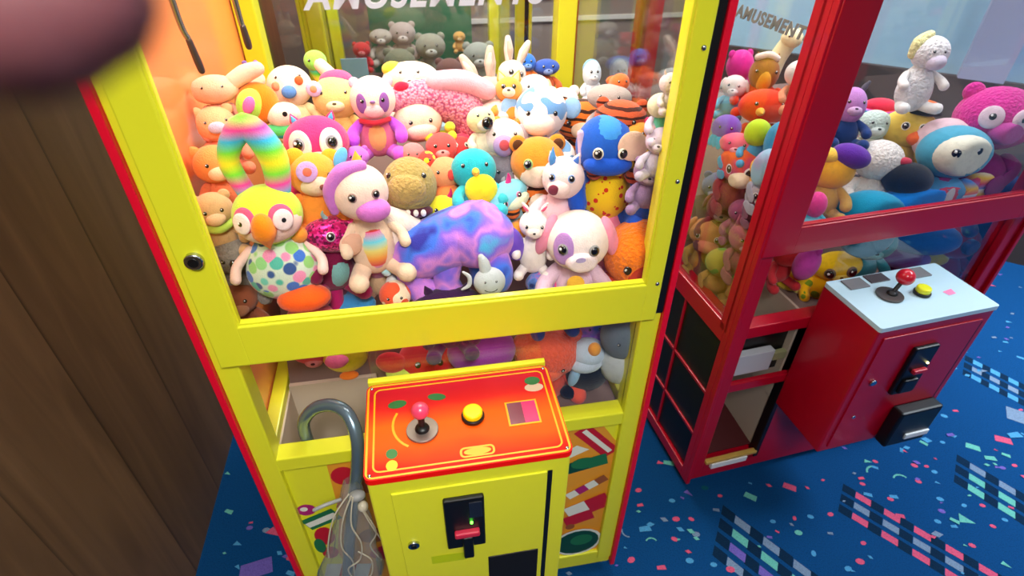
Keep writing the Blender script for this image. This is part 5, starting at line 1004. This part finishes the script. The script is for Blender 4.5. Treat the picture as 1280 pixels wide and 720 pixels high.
PL('plush_moose', 'maroon brown plush moose behind the side glass of the red machine, under the lemur', 'R', 906, 258, .26, 22, (120, 54, 56), pitch=0, yaw=-40, eyes=(.4, .2, .1), ear=('floppy', .4))
PL('plush_hen', 'plum pink plush hen at the side glass just above the tan dog', 'R', 928, 264, .16, 17, (170, 84, 124), pitch=0, yaw=-40, eyes=(.4, .2, .1), ex=[('c', 'beak', (230, 160, 80), (0, -.9, -.1), (.16, .18, .3), (PI / 2, 0, 0))])
PL('plush_badger', 'slate blue plush badger beside the maroon moose', 'R', 896, 232, .34, 18, (110, 120, 150), pitch=0, yaw=-40, eyes=(.4, .2, .1), ear=('round', .3))
PL('plush_yak', 'sandy plush yak at the foot of the side glass near the chute wall', 'R', 868, 318, .34, 18, (200, 150, 96), pitch=0, yaw=-40, eyes=(.4, .2, .1), ear=('horn', .3))
PL('plush_robin', 'faded green plush robin by the chute wall of the red machine', 'R', 912, 342, .24, 16, (130, 160, 90), pitch=0, yaw=-30, eyes=(.4, .2, .1))
# ===== dim toys in the second yellow machine
for i, (px, py, yy, r, c, lb) in enumerate([(476, 46, 2.0, 13, (176, 170, 160), 'grey mushroom shaped plush toy in the second yellow machine, left of two boars'), (503, 42, 2.02, 15, (176, 160, 156), 'pinkish grey plush boar in the second yellow machine'),
        (538, 58, 1.96, 17, (150, 150, 136), 'olive grey plush boar in the second yellow machine'), (574, 46, 2.08, 7, (206, 160, 90), 'tiny orange plush toy on the green backdrop of the second machine'),
        (598, 70, 1.85, 18, (150, 156, 150), 'grey plush wolf at the right of the second yellow machine'), (452, 62, 1.95, 10, (200, 50, 60), 'small red plush bird in the second yellow machine'), (500, 78, 1.85, 18, (120, 124, 104), 'moss coloured plush bear low in the second yellow machine'), (562, 88, 1.75, 16, (120, 84, 80), 'reddish brown plush beaver low in the second machine')]):
    PL('plush_' + ['mushroom', 'boar', 'boar', 'bird', 'wolf', 'bird', 'bear', 'beaver'][i], lb, 'Y', px, py, yy, r, c, pitch=5, ear=('round', .3) if i not in (0, 3) else None, eyes=(.4, .2, .08), hr=(1.1, .9, .7 if i == 0 else .9))

# ------------------------------------------------------------------ claw, tube, bag, finger
def ypt(x, y, z): return wpt('Y', x, y, z)
o = ypt(.125, .18, 1.66)
t = thing('claw', 'steel claw hanging at the upper left inside the yellow machine', 'claw', o, YAWS['Y'])
STEEL = plain((150, 150, 150), .25, .9, name='steel'); TIP = plain((84, 70, 70), .4, .6, name='dark_tip')
def loc_of(px, py, y):
    p, _ = at('Y', px, py, y); d = p - o; X, N = axes('Y'); return Vector((d.dot(X), d.dot(N), d.z))
MB().cyl(STEEL, (0, 0, .02), .028, .06, bev=.004).cyl(STEEL, (0, 0, .06), .014, .04).cyl(STEEL, (0, 0, -.02), .02, .03, r2=.026).build('hub', t)
MB().tube(BLACK, [(0, 0, .08), (0, 0, .10)], .004).build('cable', t)
for (a, b, yy) in (((215, 0), (252, 88), .16), ((294, 2), (311, 58), .22), ((250, -60), (262, -10), .30)):
    p0 = loc_of(*a, yy); p1 = loc_of(*b, yy); m_ = p0 * .45 + p1 * .55
    k = Vector(((p0.x) * 1.3, p0.y * 1.2, -.05)); f = MB(); f.tube(STEEL, [(0, 0, -.01), (k.x * .7, k.y * .7, -.02), tuple(p0), tuple(m_)], [.005, .005, .0042, .004], 8)
    f.tube(TIP, [tuple(m_), tuple(m_ * .3 + p1 * .7), tuple(p1)], [.0045, .0055, .005], 8); f.build('finger', t)
# bent tube hooked over the sill
TUBE = plain((112, 134, 150), .25, .55, coat=.4, name='blue_grey_tube')
tb = MB(); tb.tube(TUBE, [(.100, .056, .555), (.100, .054, .640), (.112, .050, .680), (.140, .042, .712), (.175, .026, .728), (.202, .002, .724), (.214, -.028, .690), (.204, -.038, .62), (.182, -.042, .52), (.155, -.045, .40), (.12, -.05, .22)], [.0125] * 11, 16, 6)
o_ = tb.build('bent_tube', loc=(ORG['Y'].x, ORG['Y'].y, BOTTOM), rotz=YAWS['Y']); tag(o_, 'blue grey bent metal tube hooked over the yellow sill beside the control box', 'tube')
# clear bag with coiled wires
random.seed(5)
bagm = glass_mat('clear_bag_film', 1.35, (.93, .95, .96), haze=.2)
bg = bmesh.new(); NB, NR = 26, 22; rows = []
for i in range(NR):
    v = i / (NR - 1); z = .60 - .52 * v; cx = .190 - .075 * v; wd = .012 + .052 * min(1, v * 1.8) ** .9; dp = .010 + .030 * min(1, v * 2.2)
    ring = []
    for k in range(NB):
        a = 2 * PI * k / NB; n_ = 1 + .13 * math.sin(5 * a + 9 * v) + .08 * math.sin(9 * a - 14 * v) + random.uniform(-.03, .03)
        ring.append(bg.verts.new((cx + wd * math.cos(a) * n_, -.044 - dp * .6 + dp * math.sin(a) * n_ * .9, z)))
    rows.append(ring)
for a, b in zip(rows, rows[1:]):
    for k in range(NB): bg.faces.new((a[k], a[(k + 1) % NB], b[(k + 1) % NB], b[k])).smooth = True
bg.faces.new(rows[-1]); me = bpy.data.meshes.new('film'); bg.to_mesh(me); bg.free(); me.materials.append(bagm)
bt = thing('plastic_bag', 'clear plastic bag of coiled wires hanging in front of the yellow machine by the tube', 'bag', (ORG['Y'].x, ORG['Y'].y, BOTTOM), YAWS['Y'])
fo = bpy.data.objects.new('film', me); C.objects.link(fo); fo.parent = bt
WIRE = plain((206, 196, 176), .4, name='cream_wire'); GW = plain((150, 150, 150), .4, name='grey_wire')
for k, pts in enumerate([[(.185, -.075, .59), (.150, -.085, .54), (.125, -.09, .46), (.115, -.085, .40)], [(.190, -.08, .59), (.165, -.09, .53), (.150, -.095, .45), (.160, -.09, .38), (.150, -.08, .30)],
        [(.192, -.08, .585), (.180, -.095, .52), (.190, -.10, .46), (.178, -.10, .40), (.150, -.10, .37), (.160, -.10, .32), (.19, -.10, .33), (.20, -.10, .39), (.18, -.10, .43)], [(.20, -.08, .56), (.215, -.09, .50), (.225, -.085, .44), (.23, -.08, .40)],
        [(.165, -.07, .57), (.140, -.08, .575), (.120, -.085, .572)], [(.20, -.075, .55), (.22, -.085, .47), (.20, -.08, .41), (.215, -.08, .35)]]):
    MB().tube(WIRE if k != 4 else GW, pts, .0016 if k != 4 else .004, 6, 6).build('wire', bt)
MB().ell(GW, (.198, -.07, .575), (.016, .012, .010)).ell(WIRE, (.205, -.075, .545), (.010, .01, .012)).build('knot', bt)
# the photographer's fingertip, very close to the lens
def fing(px, py, d):
    r = ray(px, py); return Vector((0, 0, CAMZ)) + r * d
FS = plain((112, 62, 68), .6, name='skin'); FS.node_tree.nodes['Principled BSDF'].inputs['Subsurface Weight'].default_value = .15
FS.node_tree.nodes['Principled BSDF'].inputs['Subsurface Scale'].default_value = .004
fb = MB(); p = [fing(86, -8, .046), fing(10, -2, .046), fing(-90, -60, .047), fing(-330, -120, .050), fing(-650, -200, .055)]
fb.tube(FS, p, [.0066, .0082, .0086, .0084, .0092], 24, 8)
c0 = sum((v for v in p[:1]), Vector()) ; fo = fb.build('fingertip', loc=p[0])
for v in fo.data.vertices: v.co -= p[0]
tag(fo, 'out of focus fingertip covering the upper left corner of the view', 'finger')
MB().ell(plain((190, 130, 130), .3, coat=.5, name='nail'), (.002, .0006, .0072), (.0062, .0045, .0016), (0, .1, 0)).build('nail', fo)
